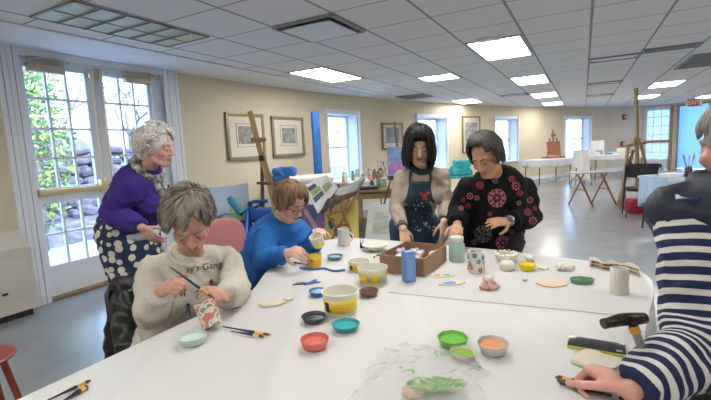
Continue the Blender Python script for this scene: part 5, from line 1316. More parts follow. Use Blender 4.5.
def hairlocks(t, org, C, B, mt, n=260, s=.95, rad=(.084,.104,.098), cen=(0,-.014,.035), part=(0,.02), tend=None, hang=None, r=.0085, seed=1, vol=.006, wave=0., shell=True, name='hair', shell_r=(.082,.097,.088), shell_c=(0,-.022,.04), flare=0., extra=None):
    """locks of hair run from the parting down over an ellipsoid, then hang"""
    rng = random.Random(seed); m = MB(); T = lambda v: C + B @ (Vector(v)*s)
    if shell: m.ell(T(shell_c), tuple(q*s for q in shell_r), B, 24, 16)
    if extra: extra(m, T)
    dn = B @ Vector((0,0,-1))
    for i in range(n):
        ph = 2*PI*(i+rng.random())/n; te = tend(ph)*rng.uniform(.92,1.04); hg = (hang(ph) if hang else 0)*rng.uniform(.85,1.08)
        vv = rng.uniform(0, vol); pts = []; t0 = rng.uniform(.02,.75)*min(1,te/1.2)
        for k in range(8):
            th = t0+(te-t0)*k/7; sx = math.sin(th)*math.sin(ph); sy = math.sin(th)*math.cos(ph); sz = math.cos(th); kk = (1-math.sin(th))
            wv = wave*math.sin(k*1.3+i)
            pts.append(T((cen[0]+(rad[0]+vv)*sx+part[0]*kk+wv, cen[1]+(rad[1]+vv)*sy+part[1]*kk+wv*.5, cen[2]+(rad[2]+vv)*sz)))
        if hg > 0:
            e = pts[-1]; out = (e-T(cen)); out = (out-dn*out.dot(dn)).normalized()
            for k in (1,2,3,4): q = k/4; pts.append(e+dn*hg*q*s+out*(flare*math.sin(q*2.4)-.004*q*q)*s)
        L = len(pts); rr = r*rng.uniform(.7,1.25)*s
        m.tube(pts, [rr*(.6+.4*min(1,k/2)) if k < L-2 else rr*(.75 if k == L-2 else .25) for k in range(L)], 6, flat=1.0)
    return m.build(name, mt, t, org=org, auto=0)
def hairmat(name, c, c2, rough=.45, sc=40): return mat(name, c, rough, col2=c2, nscale=sc, stretch=(1,1,.25), bump=.3, bscale=120)
def project(polys, o, ux, uy, dirn, tree, off=.002, maxd=.5):
    """lay flat shapes (lists of 2D points with faces) onto a surface"""
    vs, fs = polys; out = []; keep = {}
    for i, v in enumerate(vs):
        p = o+ux*v[0]+uy*v[1]; hit = tree.ray_cast(p, dirn, maxd)
        if hit[0] is None: continue
        nn = hit[1] if hit[1].dot(dirn) < 0 else -hit[1]; keep[i] = len(out); out.append(hit[0]+nn*off)
    return out, [tuple(keep[i] for i in f) for f in fs if all(i in keep for i in f)]
def disc(cx, cy, r, n=8, ry=None, a0=0.): return [(cx+r*math.cos(a0+2*PI*k/n), cy+(ry or r)*math.sin(a0+2*PI*k/n)) for k in range(n)]
def shapes(lst):
    vs = []; fs = []
    for s in lst: fs.append(tuple(range(len(vs), len(vs)+len(s)))); vs += s
    return vs, fs

# ---------------------------------------------------------------- 1. seated woman in the cream sweatshirt
Hp = Vector((-.86,1.80,.50)); org = Vector((-.86,1.80,0))
t1 = thing('person', 'seated person with grey hair and cream sweatshirt painting a small cup', 'person', org)
J = dict(hip=Hp, neck=Py(190,254,1.76), sa=Py(153,271,1.68), sb=Py(227,260,1.84), fwd=(.68,-.73,0))
J['ea'] = Py(149,312,1.50); J['eb'] = Py(236,291,1.72)
J['wa'] = Py(161,291,1.43); J['wb'] = Py(226,297,1.50)
fw = Vector((.62,-.78,0)); std_legs(J, (.877,-.48,0), stand=False, reach=.38, kneez=.50)
C = Py(189,222,1.60); B = basis((.26,-.70,-.70), (0.05,-.3,1))
sk = skinmat('skin_fair_older', (.58,.30,.21))
cupc = Pz(213,326,TT+.012); cup_top = Py(204,302,cupc.y+.02)
D1 = (Py(184,272,1.36)-J['wa']).normalized()
body(t1, org, J, C, B, sk, [(J['wa'], Py(179,281,1.38)-J['wa'], (.5,.5,-.6), (.2,-.3,.8), dict(curl=(1.1,1.2,.8))), (J['wb'], Py(212,291,1.40)-J['wb'], (-.75,-.2,-.5), (-.2,-.5,.8), dict(curl=(.4,.6,.4)))], w=.98, hsc=.86)
M_sweat = mat('cream_sweatshirt', (.56,.525,.46), .9, noise_amt=.1, nscale=90, bump=.25, bscale=90)
sw, tr1, B1 = top(t1, org, J, M_sweat, 'sweatshirt', g=.018, arm=(.058,.060,.046), belly=.01, bust=.02, wrinkle=.009, wscale=9, wr_k=.93, nk=False)
shoes(t1, org, J, M_black); m = MB(); legs_of(m, J, .012); m.ell(Hp-Vector((0,0,.02)), (.18,.16,.12)); blend_obj(m, 'trousers', mat('dark_trousers', (.04,.045,.06), .85), t1, org=org, voxel=.01)
m = MB(); nk = J['neck']; m.tube([nk + B1 @ Vector((.085*math.cos(a), .075*math.sin(a)+.01, .004-.02*math.sin(a))) for a in [k*2*PI/20 for k in range(20)]], .012, 8, closed=True); m.build('collar', M_sweat, t1, org=org)
face_parts(t1, org, C, B, .95, brow=(.25,.2,.17), lip=(.42,.15,.13))
hm1 = hairmat('grey_brown_hair', (.29,.25,.21), (.08,.065,.055))
hairlocks(t1, org, C, B, hm1, n=320, tend=lambda p: (1.12 if math.sin(p) > 0 else .80)+.1*math.sin(p*9)+.08*math.sin(p*23) if abs((p+PI) % (2*PI)-PI) < .8 else ((1.75 if math.sin(p) > 0 else 1.5)+.12*math.sin(p*13) if abs((p+PI) % (2*PI)-PI) < 1.5 else 2.15), vol=.020, r=.0075, seed=3, part=(-.03,-.01), rad=(.087,.105,.110), wave=.004, shell_c=(0,-.03,.045))
# writing and little figures on the chest
fd = (B1 @ Vector((0,-1,0))).normalized(); 
o0 = Py(206,266,1.0); 
def chest(px, py): return Py(px, py, 1.2)
def decal(parent, org, name, polys_px, mt, tree, off=.0025, fan=False):
    """outlines given where they sit on the cloth, dropped onto the cloth surface along the sight line from the table side"""
    vs, fs = polys_px; out = []; keep = {}
    for i, (x, y) in enumerate(vs):
        r_ = ray(x, y); h = tree.ray_cast(EYEP, r_)
        if h[0] is None: continue
        keep[i] = len(out); out.append(h[0]-r_*off)
    m = MB(); m.add(out, [tuple(keep[i] for i in f) for f in fs if all(i in keep for i in f)]); return m.build(name, mt, parent, org=org, smooth=False)
M_ink = mat('black_print', (.02,.02,.025), .8)
vs, fs = text_mesh("ay's Gang.", 9.6, .04); ca, sa_ = math.cos(-.16), math.sin(-.16)
decal(t1, org, 'chest_lettering', ([(205+v.x*ca*1.0+v.y*-sa_*-1*0+0, 267+v.x*sa_*1.0-v.y) for v in vs], fs), M_ink, tr1, off=.006)
def doll(x, y, h, c1, c2, nm):
    s = h/10; body_ = shapes([[(x-1.4*s,y-1*s),(x+1.4*s,y-1*s),(x+1.8*s,y+2*s),(x-1.8*s,y+2*s)], [(x-3.4*s,y-2*s),(x-1*s,y-1.2*s),(x-1.2*s,y),(x-3.4*s,y-1*s)], [(x+3.4*s,y-2*s),(x+1*s,y-1.2*s),(x+1.2*s,y),(x+3.4*s,y-1*s)]])
    o_ = decal(t1, org, 'printed_figure', body_, c1, tr1)
    dk = shapes([disc(x, y-2.6*s, 1.7*s, 8), [(x-1.6*s,y+2*s),(x-.4*s,y+2*s),(x-1.6*s,y+5*s),(x-2.8*s,y+5*s)], [(x+.4*s,y+2*s),(x+1.6*s,y+2*s),(x+2.8*s,y+5*s),(x+1.6*s,y+5*s)]])
    decal(t1, org, 'printed_figure', dk, c2, tr1)
P_red = mat('print_red', (.5,.03,.05), .8); P_blue = mat('print_blue', (.08,.25,.42), .8); P_brown = mat('print_brown', (.08,.05,.04), .8)
doll(183,291,11, P_red, P_brown, 'a'); doll(198,294,9, P_blue, P_brown, 'b'); doll(188,308,11, P_blue, P_brown, 'c'); doll(211,283,9, P_red, P_brown, 'd')
# her cup
M_cam = mat('camouflage_glaze', (.66,.62,.54), .6)
n, l, b = nodes_of(M_cam); tcn = n.new('ShaderNodeTexCoord'); n1 = n.new('ShaderNodeTexNoise'); n1.inputs['Scale'].default_value = 30; l.new(tcn.outputs['Object'], n1.inputs['Vector'])
r1 = n.new('ShaderNodeValToRGB'); r1.color_ramp.interpolation = 'CONSTANT'; r1.color_ramp.elements[0].color = (.60,.20,.16,1); r1.color_ramp.elements[0].position = 0; r1.color_ramp.elements[1].position = .45; r1.color_ramp.elements[1].color = (.68,.62,.54,1); e_ = r1.color_ramp.elements.new(.57); e_.color = (.19,.25,.17,1); l.new(n1.outputs['Fac'], r1.inputs[0]); l.new(r1.outputs[0], b.inputs['Base Color'])
ax = (cup_top-cupc).normalized(); xr = Vector((1,0,0)); xr = (xr-ax*xr.dot(ax)).normalized(); yr = ax.cross(xr); RC = Matrix((xr,yr,ax)).transposed()
t = thing('camouflage_cup', 'white cup painted with pink and green camouflage patches, held by the cream sweatshirt wearer', 'cup', cupc)
m = MB(); m.lathe([(0,0),(.032,0),(.034,.006),(.036,.085),(.038,.09),(.033,.09),(.031,.008),(0,.008)], n=36, R=RC); m.build('body', M_cam, t, auto=40)
brush(Py(170,267,1.36), Py(215,299,1.27), 'blue brush held upright over the camouflage cup', M_navyh)

# chair and black jacket behind her
cf = Vector((.76,-.65,0)).normalized(); cl = Vector((-.85,1.90,0))
folding_chair(cl, math.atan2(cf.y, cf.x)+PI/2, 'black folding chair under the person in the cream sweatshirt').scale = (1,1,.87)
M_puff = mat('black_nylon', (.010,.010,.012), .42, bump=.3, bscale=30)
jc = cl - cf*.21; jl = Vector((-cf.y, cf.x, 0)); m = MB(); RJ = basis(cf)
m.box(jc+Vector((0,0,.60)), (.40,.09,.36), RJ, .04); m.box(jc-cf*.05+Vector((0,0,.45)), (.38,.08,.40), RJ, .04); m.cap(jc-jl*.17+Vector((0,0,.76)), jc+jl*.17+Vector((0,0,.76)), .045, .045)
for s in (-1,1): m.cap(jc+jl*s*.18+Vector((0,0,.72)), jc+jl*s*.23-cf*.02+Vector((0,0,.40)), .05, .04)
m.cap(jc-jl*.2+cf*.05+Vector((0,0,.72)), jc-jl*.25+cf*.26+Vector((0,0,.5)), .04, .05); m.cap(jc-jl*.25+cf*.26+Vector((0,0,.5)), jc-jl*.24+cf*.1+Vector((0,0,.28)), .05, .045)
jo = blend_obj(m, 'black_jacket', M_puff, org=jc, voxel=.01, it=4, wrinkle=.010, wscale=12)[0]; tag(jo, 'shiny black padded jacket hung over the chair back behind the cream sweatshirt', 'jacket')

# ---------------------------------------------------------------- 2. standing woman in purple
org = Vector((-1.30,2.72,0)); 
t2 = thing('person', 'standing person with curly white hair, purple sweater and polka-dot trousers', 'person', org)
Y2 = 2.6; fw2 = Vector((.93,-.3,0)).normalized()
J = dict(hip=Py(128,222,2.72), neck=Py(144,173,2.62), sa=Py(131,188,2.45), sb=Py(150,187,2.80), fwd=fw2)
J['ea'] = Py(111,213,2.48); J['wa'] = Py(143,228,2.38); J['eb'] = Py(150,222,2.9); J['wb'] = Py(152,244,2.85)
std_legs(J, fw2, spread=.09); C = Py(158,148,2.56); B = basis((.98,-.12,-.16), (-.02,0,1))
J['hip'] = Vector(J['hip'])
sk = skinmat('skin_rosy_older', (.72,.40,.33))
body(t2, org, J, C, B, sk, [(J['wa'], (.6,.1,-.75), (.2,.9,-.1), (.7,-.2,.6)), (J['wb'], (.3,.1,-.9), (.2,-.9,0), (.9,.2,.2))], w=1.05, d=1.1)
M_purp = mat('purple_fleece', (.055,.025,.25), .95, noise_amt=.12, nscale=60, bump=.2, bscale=70)
o_, tr2, B2 = top(t2, org, J, M_purp, 'sweater', g=.024, w=1.05, d=1.12, arm=(.07,.064,.048), belly=.02, bust=.045, wrinkle=.01, wscale=8, wr_k=.94)
M_polka = mat('navy_polka_dot', (.02,.035,.09), .85); n, l, b = nodes_of(M_polka)
tcn = n.new('ShaderNodeTexCoord'); vo = n.new('ShaderNodeTexVoronoi'); vo.inputs['Scale'].default_value = 18; vo.inputs['Randomness'].default_value = .55; l.new(tcn.outputs['Object'], vo.inputs['Vector'])
rr = n.new('ShaderNodeValToRGB'); rr.color_ramp.interpolation = 'CONSTANT'; rr.color_ramp.elements[0].color = (.72,.68,.6,1); rr.color_ramp.elements[1].position = .40; rr.color_ramp.elements[1].color = (.02,.035,.09,1); l.new(vo.outputs['Distance'], rr.inputs[0]); l.new(rr.outputs[0], b.inputs['Base Color'])
m = MB(); h = J['hip']; m.ell(h-Vector((0,0,.12)), (.18,.165,.17), basis(fw2)); m.ell(h+fw2*.03-Vector((0,0,.26)), (.16,.155,.19), basis(fw2)); legs_of(m, J, .045); blend_obj(m, 'trousers', M_polka, t2, org=org, voxel=.012, it=6, wrinkle=.006)
m = MB(); m.ell(h-Vector((0,0,.075)), (.195,.185,.075), basis(fw2)); blend_obj(m, 'shirt_hem', mat('pale_grey_shirt', (.6,.6,.62), .9), t2, org=org, voxel=.012, it=3)
shoes(t2, org, J, M_black); face_parts(t2, org, C, B, .95, brow=(.45,.4,.38), lip=(.55,.15,.14))
M_whair = hairmat('white_curly_hair', (.90,.88,.85), (.62,.60,.58))
def curls(t, org, C, B, mt, n=420, s=.95, seed=2):
    rng = random.Random(seed); m = MB(); T = lambda v: C + B @ (Vector(v)*s)
    m.ell(T((0,-.03,.035)), (.086*s,.098*s,.092*s), B, 24, 16); m.ell(T((0,-.075,-.025)), (.07*s,.05*s,.06*s), B, 20, 12)
    k = 0
    while k < n:
        d = Vector((rng.gauss(0,1), rng.gauss(0,1), rng.gauss(0,1))).normalized()
        if d.y > .62 and d.z < .5: continue
        if d.z < -.55: continue
        if d.y > .22 and d.z < .1: continue
        if d.y > .0 and d.z < -.3: continue
        k += 1; c = Vector((d.x*.102, -.026+d.y*.118, .042+d.z*.108 - (.02 if d.y < -.3 else 0))); a = d.cross(Vector((rng.gauss(0,1), rng.gauss(0,1), rng.gauss(0,1)))).normalized(); b_ = d.cross(a); R_ = rng.uniform(.009,.016); ph = rng.uniform(0,6)
        pts = [T(c+a*R_*math.cos(ph+q*.75)*(1-.04*q)+b_*R_*math.sin(ph+q*.75)*(1-.04*q)+d*(.0015*q-.004)) for q in range(9)]
        m.tube(pts, [.002*s]+[.0042*s]*7+[.001], 5)
    return m.build('hair', mt, t, org=org, auto=0)
curls(t2, org, C, B, M_whair, s=1.03, n=520)
M_scarf = mat('black_white_scarf', (.62,.62,.55), .8, col2=(.03,.035,.05), nscale=28)
m = MB(); nk = Vector(J['neck']); T = lambda x, y, z: nk + B2 @ Vector((x,y,z))
m.tube([T(.085*math.cos(a), .08*math.sin(a)+.015, .045-.03*math.sin(a)) for a in [k*2*PI/20 for k in range(20)]], .026, 10, closed=True)
m.tube(bez([T(-.06,.07,.02), T(-.045,.125,-.05), T(-.02,.165,-.13), T(0,.17,-.2)], 5), [.024]*8+[.032]*7+[.02], 10, flat=.6); m.tube(bez([T(.06,.07,.02), T(.03,.13,-.06), T(.01,.165,-.15)], 5), .024, 10)
blend_obj(m, 'scarf', M_scarf, t2, org=org, voxel=.006, it=2, wrinkle=.004, wscale=25)
m = MB(); m.tube([nk + B2 @ Vector((.075*math.cos(a), .07*math.sin(a), .045)) for a in [k*2*PI/20 for k in range(20)]], .022, 8, closed=True); m.build('collar', M_purp, t2, org=org)

# ---------------------------------------------------------------- 3. seated woman in blue
org = Vector((-.62,2.62,0)); 
t3 = thing('person', 'seated person with brown hair and glasses in a bright blue top', 'person', org)
fw3 = Vector((.88,-.47,0)).normalized()
J = dict(hip=Vector((-.64,2.60,.52)), neck=Py(281,221,2.48), sa=Py(268,233,2.36), sb=Py(298,229,2.64), fwd=fw3)
J['ea'] = Py(263,263,2.20); J['wa'] = Py(287,253,2.08); J['eb'] = Py(311,246,2.50); J['wb'] = Py(318,232,2.30)
std_legs(J, fw3, stand=False, reach=.38, kneez=.5)
C = Py(291,202,2.40); B = basis((.62,-.55,-.50), (.1,-.1,1)); HS3 = .86
sk = skinmat('skin_pink_older', (.70,.40,.31))
cup3 = Py(319,238,2.14)
body(t3, org, J, C, B, sk, [(J['wa'], Py(298,250,2.0)-J['wa'], (.4,.4,-.7), (.2,-.7,.4), dict(curl=(.6,.8,.5))), (J['wb'], Py(319,229,2.18)-J['wb'], (0,-.4,-.8), (.9,0,0), dict(curl=(.35,.6,.4)))], w=1.05)
M_blue = mat('bright_blue_knit', (.015,.15,.47), .9, noise_amt=.12, nscale=70, bump=.25, bscale=60)
top(t3, org, J, M_blue, 'top', g=.02, w=1.12, d=1.15, arm=(.064,.056,.040), belly=.02, bust=.03, wrinkle=.008, wscale=9, nk=False)
m = MB(); legs_of(m, J, .012); m.ell(J['hip']-Vector((0,0,.02)), (.19,.17,.12)); blend_obj(m, 'trousers', mat('black_trousers', (.03,.03,.035), .85), t3, org=org, voxel=.012); shoes(t3, org, J, M_black)
face_parts(t3, org, C, B, .95, brow=(.2,.12,.07), lip=(.5,.14,.13))
hm3 = hairmat('auburn_hair', (.30,.165,.08), (.09,.045,.02))
ang = lambda p: abs((p+PI) % (2*PI)-PI)
hairlocks(t3, org, C, B, hm3, n=300, tend=lambda p: .98+.14*math.sin(p*11)+.1*math.sin(p*27) if ang(p) < .6 else (1.6+.1*math.sin(p*17) if ang(p) < 1.3 else 1.9), hang=lambda p: 0 if ang(p) < .9 else (.05 if ang(p) < 1.7 else .045), s=.87, vol=.012, r=.009, seed=5, part=(.02,.02), rad=(.092,.11,.108), flare=.0)
m = MB(); T = lambda x, y, z: C + B @ Vector((x,y,z))*.95
for s in (-1,1): m.tube([T(s*.031+.019*math.cos(a), .094-.12*abs(.019*math.cos(a)), -.003+.015*math.sin(a)) for a in [k*PI/8 for k in range(16)]], .0016, 6, closed=True); m.tube([T(s*.05,.091,.0), T(s*.072,.05,.002), T(s*.078,-.01,0)], .0015, 6)
m.tube([T(-.012,.095,0), T(0,.099,.003), T(.012,.095,0)], .0016, 6); m.build('glasses', mat('dark_glasses_frame', (.05,.04,.04), .3, metal=.3), t3, org=org)
t = thing('yellow_white_cup', 'white ceramic cup half painted yellow, held up by the seated woman in blue', 'cup', cup3 - Vector((0,0,.04)))
RC = Matrix.Rotation(-.25, 3, 'Y') @ Matrix.Rotation(.35, 3, 'X')
m = MB(); m.lathe([(0,0),(.029,0),(.031,.005),(.034,.03)], n=32, R=RC); m.f.pop(); m.m.pop(); m.build('painted_band', M_yellow if False else mat('cup_yellow', (.78,.68,.12), .4), t)
m = MB(); m.lathe([(.034,.03),(.035,.058),(.037,.062),(.032,.062),(.030,.01),(0,.01)], n=32, R=RC); m.f = [f for f in m.f]; m.build('body', M_ceram, t)
brush(Py(300,246,2.06), Pz(313,262,TT+.045), 'brush dipped toward the yellow paint jar in the hand of the seated woman in blue', M_orangeh, fm=mat('yellow_ferrule', (.8,.5,.05), .4))
# pink chair
pc = Vector((-.86,2.74,0)); t = thing('upholstered_chair', 'dusty pink upholstered chair under the seated woman in blue', 'chair', pc, math.atan2(fw3.y, fw3.x)+PI/2)
M_pink = mat('dusty_pink_upholstery', (.50,.20,.19), .8, bump=.1)
m = MB(); m.box((0,-.2,.44), (.48,.46,.08), None, .03); m.build('seat', M_pink, t)
m = MB(); rows = []
for i in range(13):
    a = -1+2*i/12; x = .24*math.sin(a*1.45)/math.sin(1.45); tp_ = .92-.10*abs(a)**3-.02*a*a; rows.append([(x, .10+.03*-(a*a)*1.0, z) for z in (.50,.6,.7,.8,tp_-.015,tp_)])
m.sheet(rows); m.build('backrest', M_pink, t, solid=.05, sub=1)
for sx in (-1,1):
    for sy in (-.38,.0): m = MB(); m.tube([(sx*.2,sy,.42),(sx*.22,sy-.0,0)], .014, 8); m.build('leg', M_blackm, t)
    m = MB(); m.tube([(sx*.19,.02,.42),(sx*.19,.1,.6)], .012, 8); m.build('back_support', M_blackm, t)

# ---------------------------------------------------------------- 4. standing woman, black bob
org = Vector((.42,2.98,0)); fw4 = Vector((-.12,-1,0)).normalized()
t4 = thing('person', 'standing person with a black bob, taupe cardigan and dark paint-spattered apron', 'person', org)
J = dict(hip=Vector((.42,3.0,.82)), neck=Py(420,170,2.86), sa=Py(401,178,2.86), sb=Py(442,176,2.88), fwd=fw4)
J['ea'] = Py(396,208,2.82); J['wa'] = Py(403,229,2.62); J['eb'] = Py(446,205,2.86); J['wb'] = Py(444,222,2.68)
std_legs(J, fw4); C = Py(419,146,2.78); B = basis((-.10,-.88,-.38), (.03,0,1))
sk = skinmat('skin_light_tan', (.68,.43,.31))
body(t4, org, J, C, B, sk, [(J['wa'], (.12,-.25,-.9), (-.1,.8,-.2), (.9,.0,0), dict(curl=(.25,.35,.25))), (J['wb'], (-.02,-.2,-.9), (-.3,.7,-.2), (-.9,0,0), dict(curl=(.25,.35,.25)))], w=.9, d=.9)
M_taupe = mat('taupe_cardigan', (.40,.32,.26), .9, noise_amt=.08, nscale=80, bump=.2, bscale=80)
cg, tr4, B4 = top(t4, org, J, M_taupe, 'cardigan', g=.010, w=.92, d=.92, arm=(.052,.046,.036), bust=.025, wrinkle=.006, wscale=11, wr_k=.9, hem=.04)
# apron panel wrapped over the cardigan
M_apron = mat('dark_teal_denim', (.015,.045,.07), .75, noise_amt=.4, nscale=18)
ap = [(408,186),(412,180),(425,180),(431,186),(433,200),(438,212),(438,246),(398,246),(401,212),(406,200)]
def apron_mesh():
    vs = []; fs = []; NR, NC = 26, 12
    for j in range(NR+1):
        y = 181+(262-181)*j/NR
        hw = 10.5+ (3.5*(min(1,(y-181)/20))) + (8*max(0,min(1,(y-198)/12)))
        xc = 420-.035*(y-181)
        for i in range(NC+1): vs.append((xc-hw+2*hw*i/NC, y))
    for j in range(NR):
        for i in range(NC): a = j*(NC+1)+i; fs.append((a,a+1,a+NC+2,a+NC+1))
    return vs, fs
mt_ = MB(); torso(mt_, J, .014, .92, .92, .025); mt_.ell(Vector(J['hip'])-Vector((0,0,.1)), (.185,.14,.2), basis(fw4)); c_, f_ = blend(mt_, .01, 4); trt = BVHTree.FromPolygons([tuple(q) for q in c_], f_)
ob = decal(t4, org, 'apron', apron_mesh(), M_apron, trt, off=.014); md = ob.modifiers.new('Solidify','SOLIDIFY'); md.thickness = .006; ob.modifiers.new('Sm','SMOOTH').iterations = 3
for p in ob.data.polygons: p.use_smooth = True
apt = BVHTree.FromPolygons([v.co+org for v in ob.data.vertices], [tuple(p.vertices) for p in ob.data.polygons])
m = MB()
for s, pxs in ((-1, ((410,184),(410,177),(411,171))), (1, ((430,184),(431,177),(430,171)))):
    pts_ = []
    for x, y in pxs:
        r_ = ray(x, y); h = tr4.ray_cast(EYEP, r_); pts_.append((h[0]-r_*.01) if h[0] else Py(x, y, 2.8))
    m.tube(pts_, .008, 8)
m.build('apron_strap', M_apron, t4, org=org)
rng = random.Random(5); 
decal(t4, org, 'red_paint_stain', shapes([disc(425,197,2.6,7,3.6), disc(428,193,1.6,6), disc(421,194,1.2,6,2)]), P_red, apt, off=.007)
decal(t4, org, 'white_paint_spots', shapes([disc(rng.uniform(414,434), rng.uniform(198,232), rng.uniform(.35,1.0), 6, rng.uniform(.3,1.2)) for _ in range(34)]), mat('dried_white_paint', (.55,.6,.62), .8), apt, off=.007)
m = MB(); nk = Vector(J['neck']); m.tube([nk + B4 @ Vector((.064*math.cos(a), .055*math.sin(a)+.008, .034-.022*math.sin(a))) for a in [k*2*PI/20 for k in range(20)]], .024, 8, closed=True); m.build('collar', mat('black_undershirt', (.015,.016,.02), .9), t4, org=org)
m = MB(); legs_of(m, J, .014); m.ell(J['hip']-Vector((0,0,.03)), (.175,.135,.12), basis(fw4)); blend_obj(m, 'jeans', mat('blue_denim', (.05,.09,.17), .85), t4, org=org, voxel=.012); shoes(t4, org, J, M_black)
m = MB(); 
M_cuff = mat('grey_cuff', (.10,.10,.11), .9)
for w_ in ('wa','wb'): dd = (Vector(J[w_])-Vector(J['e'+w_[1]])).normalized(); q = Vector(J[w_])-dd*.035; m = MB(); m.tube([q-dd*.015, q+dd*.02], .038, 14); m.build('cuff', M_cuff, t4, org=org)
face_parts(t4, org, C, B, .95, brow=(.03,.02,.02), lip=(.58,.10,.09))
hm4 = mat('black_hair', (.010,.008,.009), .42, bump=.2, bscale=150, spec=.3)
hairlocks(t4, org, C, B, hm4, n=340, tend=lambda p: 1.08+.1*math.sin(p*19) if ang(p) < .5 else (1.5 if ang(p) < .75 else 1.72), hang=lambda p: 0 if ang(p) < .5 else (.11 if ang(p) < .75 else .145), s=1.02, vol=.012, r=.007, seed=8, part=(0,.03), rad=(.084,.106,.104), flare=.016, shell_c=(0,-.03,.045))

# ---------------------------------------------------------------- 5. standing woman, black floral tunic
org = Vector((.92,2.62,0)); fw5 = Vector((-.55,-.83,0)).normalized()
t5 = thing('person', 'standing person with short dark hair in a black tunic embroidered with red and pink flowers', 'person', org)
J = dict(hip=Vector((.88,2.66,.80)), neck=Py(495,178,2.46), sa=Py(468,189,2.44), sb=Py(524,188,2.56), fwd=fw5)
J['ea'] = Py(458,216,2.42); J['wa'] = Py(457,225,2.36); J['eb'] = Py(531,217,2.50); J['wb'] = Py(508,221,2.28)
J['ea'] = Py(459,210,2.52); J['wa'] = Py(457,226,2.33)
std_legs(J, fw5); C = Py(486,157,2.36); B = basis((-.62,-.62,-.46), (.0,.12,1))
sk = skinmat('skin_warm_brown', (.52,.27,.16))
jarp = Pz(457,261,TT)
body(t5, org, J, C, B, sk, [(J['wa'], jarp+Vector((0,0,.13))-J['wa'], (.1,.6,-.6), (-.7,.0,.2), dict(curl=(.35,.45,.3))), (J['wb'], Py(486,222,2.2)-J['wb'], (-.1,.5,-.8), (.1,-.7,-.5), dict(curl=(.12,.18,.12), spread=3.2))], w=1.05, d=1.05)
M_blk = mat('black_knit', (.008,.008,.010), .9, spec=.2)
tn, tr5, B5 = top(t5, org, J, M_blk, 'tunic', g=.022, w=1.12, d=1.1, arm=(.07,.062,.052), belly=.02, bust=.04, wrinkle=.008, wscale=9, wr_k=.86, hem=.12, nk=False)
E_pink = mat('pink_embroidery', (.36,.12,.15), .8); E_red = mat('red_embroidery', (.27,.02,.035), .8); E_grey = mat('grey_embroidery', (.13,.12,.13), .8)
def flower(cx, cy, r, n_=8):
    L_ = []
    for k in range(n_): a = 2*PI*k/n_; L_.append(disc(cx+r*.68*math.cos(a), cy+r*.68*math.sin(a), r*.24, 6))
    return L_
def ringf(cx, cy, r, n_=14, w=.16):
    L_ = []
    for k in range(n_):
        a0, a1 = 2*PI*k/n_, 2*PI*(k+.75)/n_
        L_.append([(cx+r*math.cos(a0), cy+r*math.sin(a0)), (cx+r*math.cos(a1), cy+r*math.sin(a1)), (cx+r*(1-w)*math.cos(a1), cy+r*(1-w)*math.sin(a1)), (cx+r*(1-w)*math.cos(a0), cy+r*(1-w)*math.sin(a0))])
    return L_
fl = [(497,198,9,'p'),(480,185,5,'r'),(516,186,5,'p'),(512,179,4,'r'),(495,181,3.5,'g'),(470,196,4,'p'),(468,206,4,'r'),(477,198,3,'p'),(503,243,7,'p'),(483,234,8.5,'g'),(530,200,4,'p'),(519,203,3,'g'),(528,212,4.5,'r'),(533,221,5,'p'),(461,208,3,'p'),(474,242,3.5,'g'),(512,232,3,'r'),(520,193,4,'r'),(490,214,3,'r'),(463,200,3,'r'),(535,208,3,'r')]
def decal_multi(parent, org, name, groups, tree, off):
    m = MB(); mts = []
    for k, (L_, mt) in enumerate(groups):
        vs, fs = shapes(L_); out = []; keep = {}
        for i, (x, y) in enumerate(vs):
            r_ = ray(x, y); h_ = tree.ray_cast(EYEP, r_)
            if h_[0] is None: continue
            keep[i] = len(out); out.append(h_[0]-r_*(off+.0004*k))
        m.mi(k).add(out, [tuple(keep[i] for i in f) for f in fs if all(i in keep for i in f)]); mts.append(mt)
    if m.f: m.build(name, mts, parent, org=org, smooth=False)
for (x, y, r_, c) in fl:
    c1, c2 = (E_pink, E_red) if c == 'p' else ((E_red, E_pink) if c == 'r' else (E_grey, E_pink))
    decal_multi(t5, org, 'embroidered_flower', [(flower(x, y, r_)+(ringf(x, y, r_*1.05) if r_ > 6 else []), c1), (flower(x, y, r_*.5, 5), c2), ([disc(x, y, r_*.18, 6)], c1)], tr5, .0035)
m = MB(); legs_of(m, J, .012); blend_obj(m, 'trousers', mat('charcoal_trousers', (.03,.03,.03), .85), t5, org=org, voxel=.012); shoes(t5, org, J, M_black)
m = MB(); nk = Vector(J['neck']); m.tube([nk + B5 @ Vector((.095*math.cos(a), .080*math.sin(a)+.012, -.012-.035*math.sin(a))) for a in [k*2*PI/20 for k in range(20)]], .009, 8, closed=True); m.build('neckline', M_blk, t5, org=org)
w_, e_ = Vector(J['wb']), Vector(J['eb']); dd = (w_-e_).normalized(); q = w_-dd*.015
m = MB(); m.tube([q-dd*.011, q+dd*.011], .030, 16, cap=False); st = m.build('watch', mat('silver_watch_band', (.45,.46,.48), .25, metal=.9), t5, org=org, solid=.003)
m = MB(); m.box(q+Vector((-.01,-.03,.012)), (.026,.008,.026), basis(Vector((0,-1,.3))), .003); m.build('watch_face', mat('watch_dial', (.1,.13,.15), .2), st, org=org)
face_parts(t5, org, C, B, .95, brow=(.06,.04,.03), lip=(.42,.12,.10))
hm5 = hairmat('dark_greying_hair', (.045,.032,.028), (.014,.010,.010), .5)
hairlocks(t5, org, C, B, hm5, n=320, tend=lambda p: .82 if ang(p) < .7 else (1.3 if ang(p) < 1.15 else (1.75 if ang(p) < 1.5 else 1.95)), hang=lambda p: 0 if ang(p) < 1.1 else (.05 if ang(p) < 1.7 else .06), s=.97, vol=.006, r=.007, seed=11, part=(.02,-.02), rad=(.090,.110,.106), flare=0, shell_c=(0,-.036,.042))

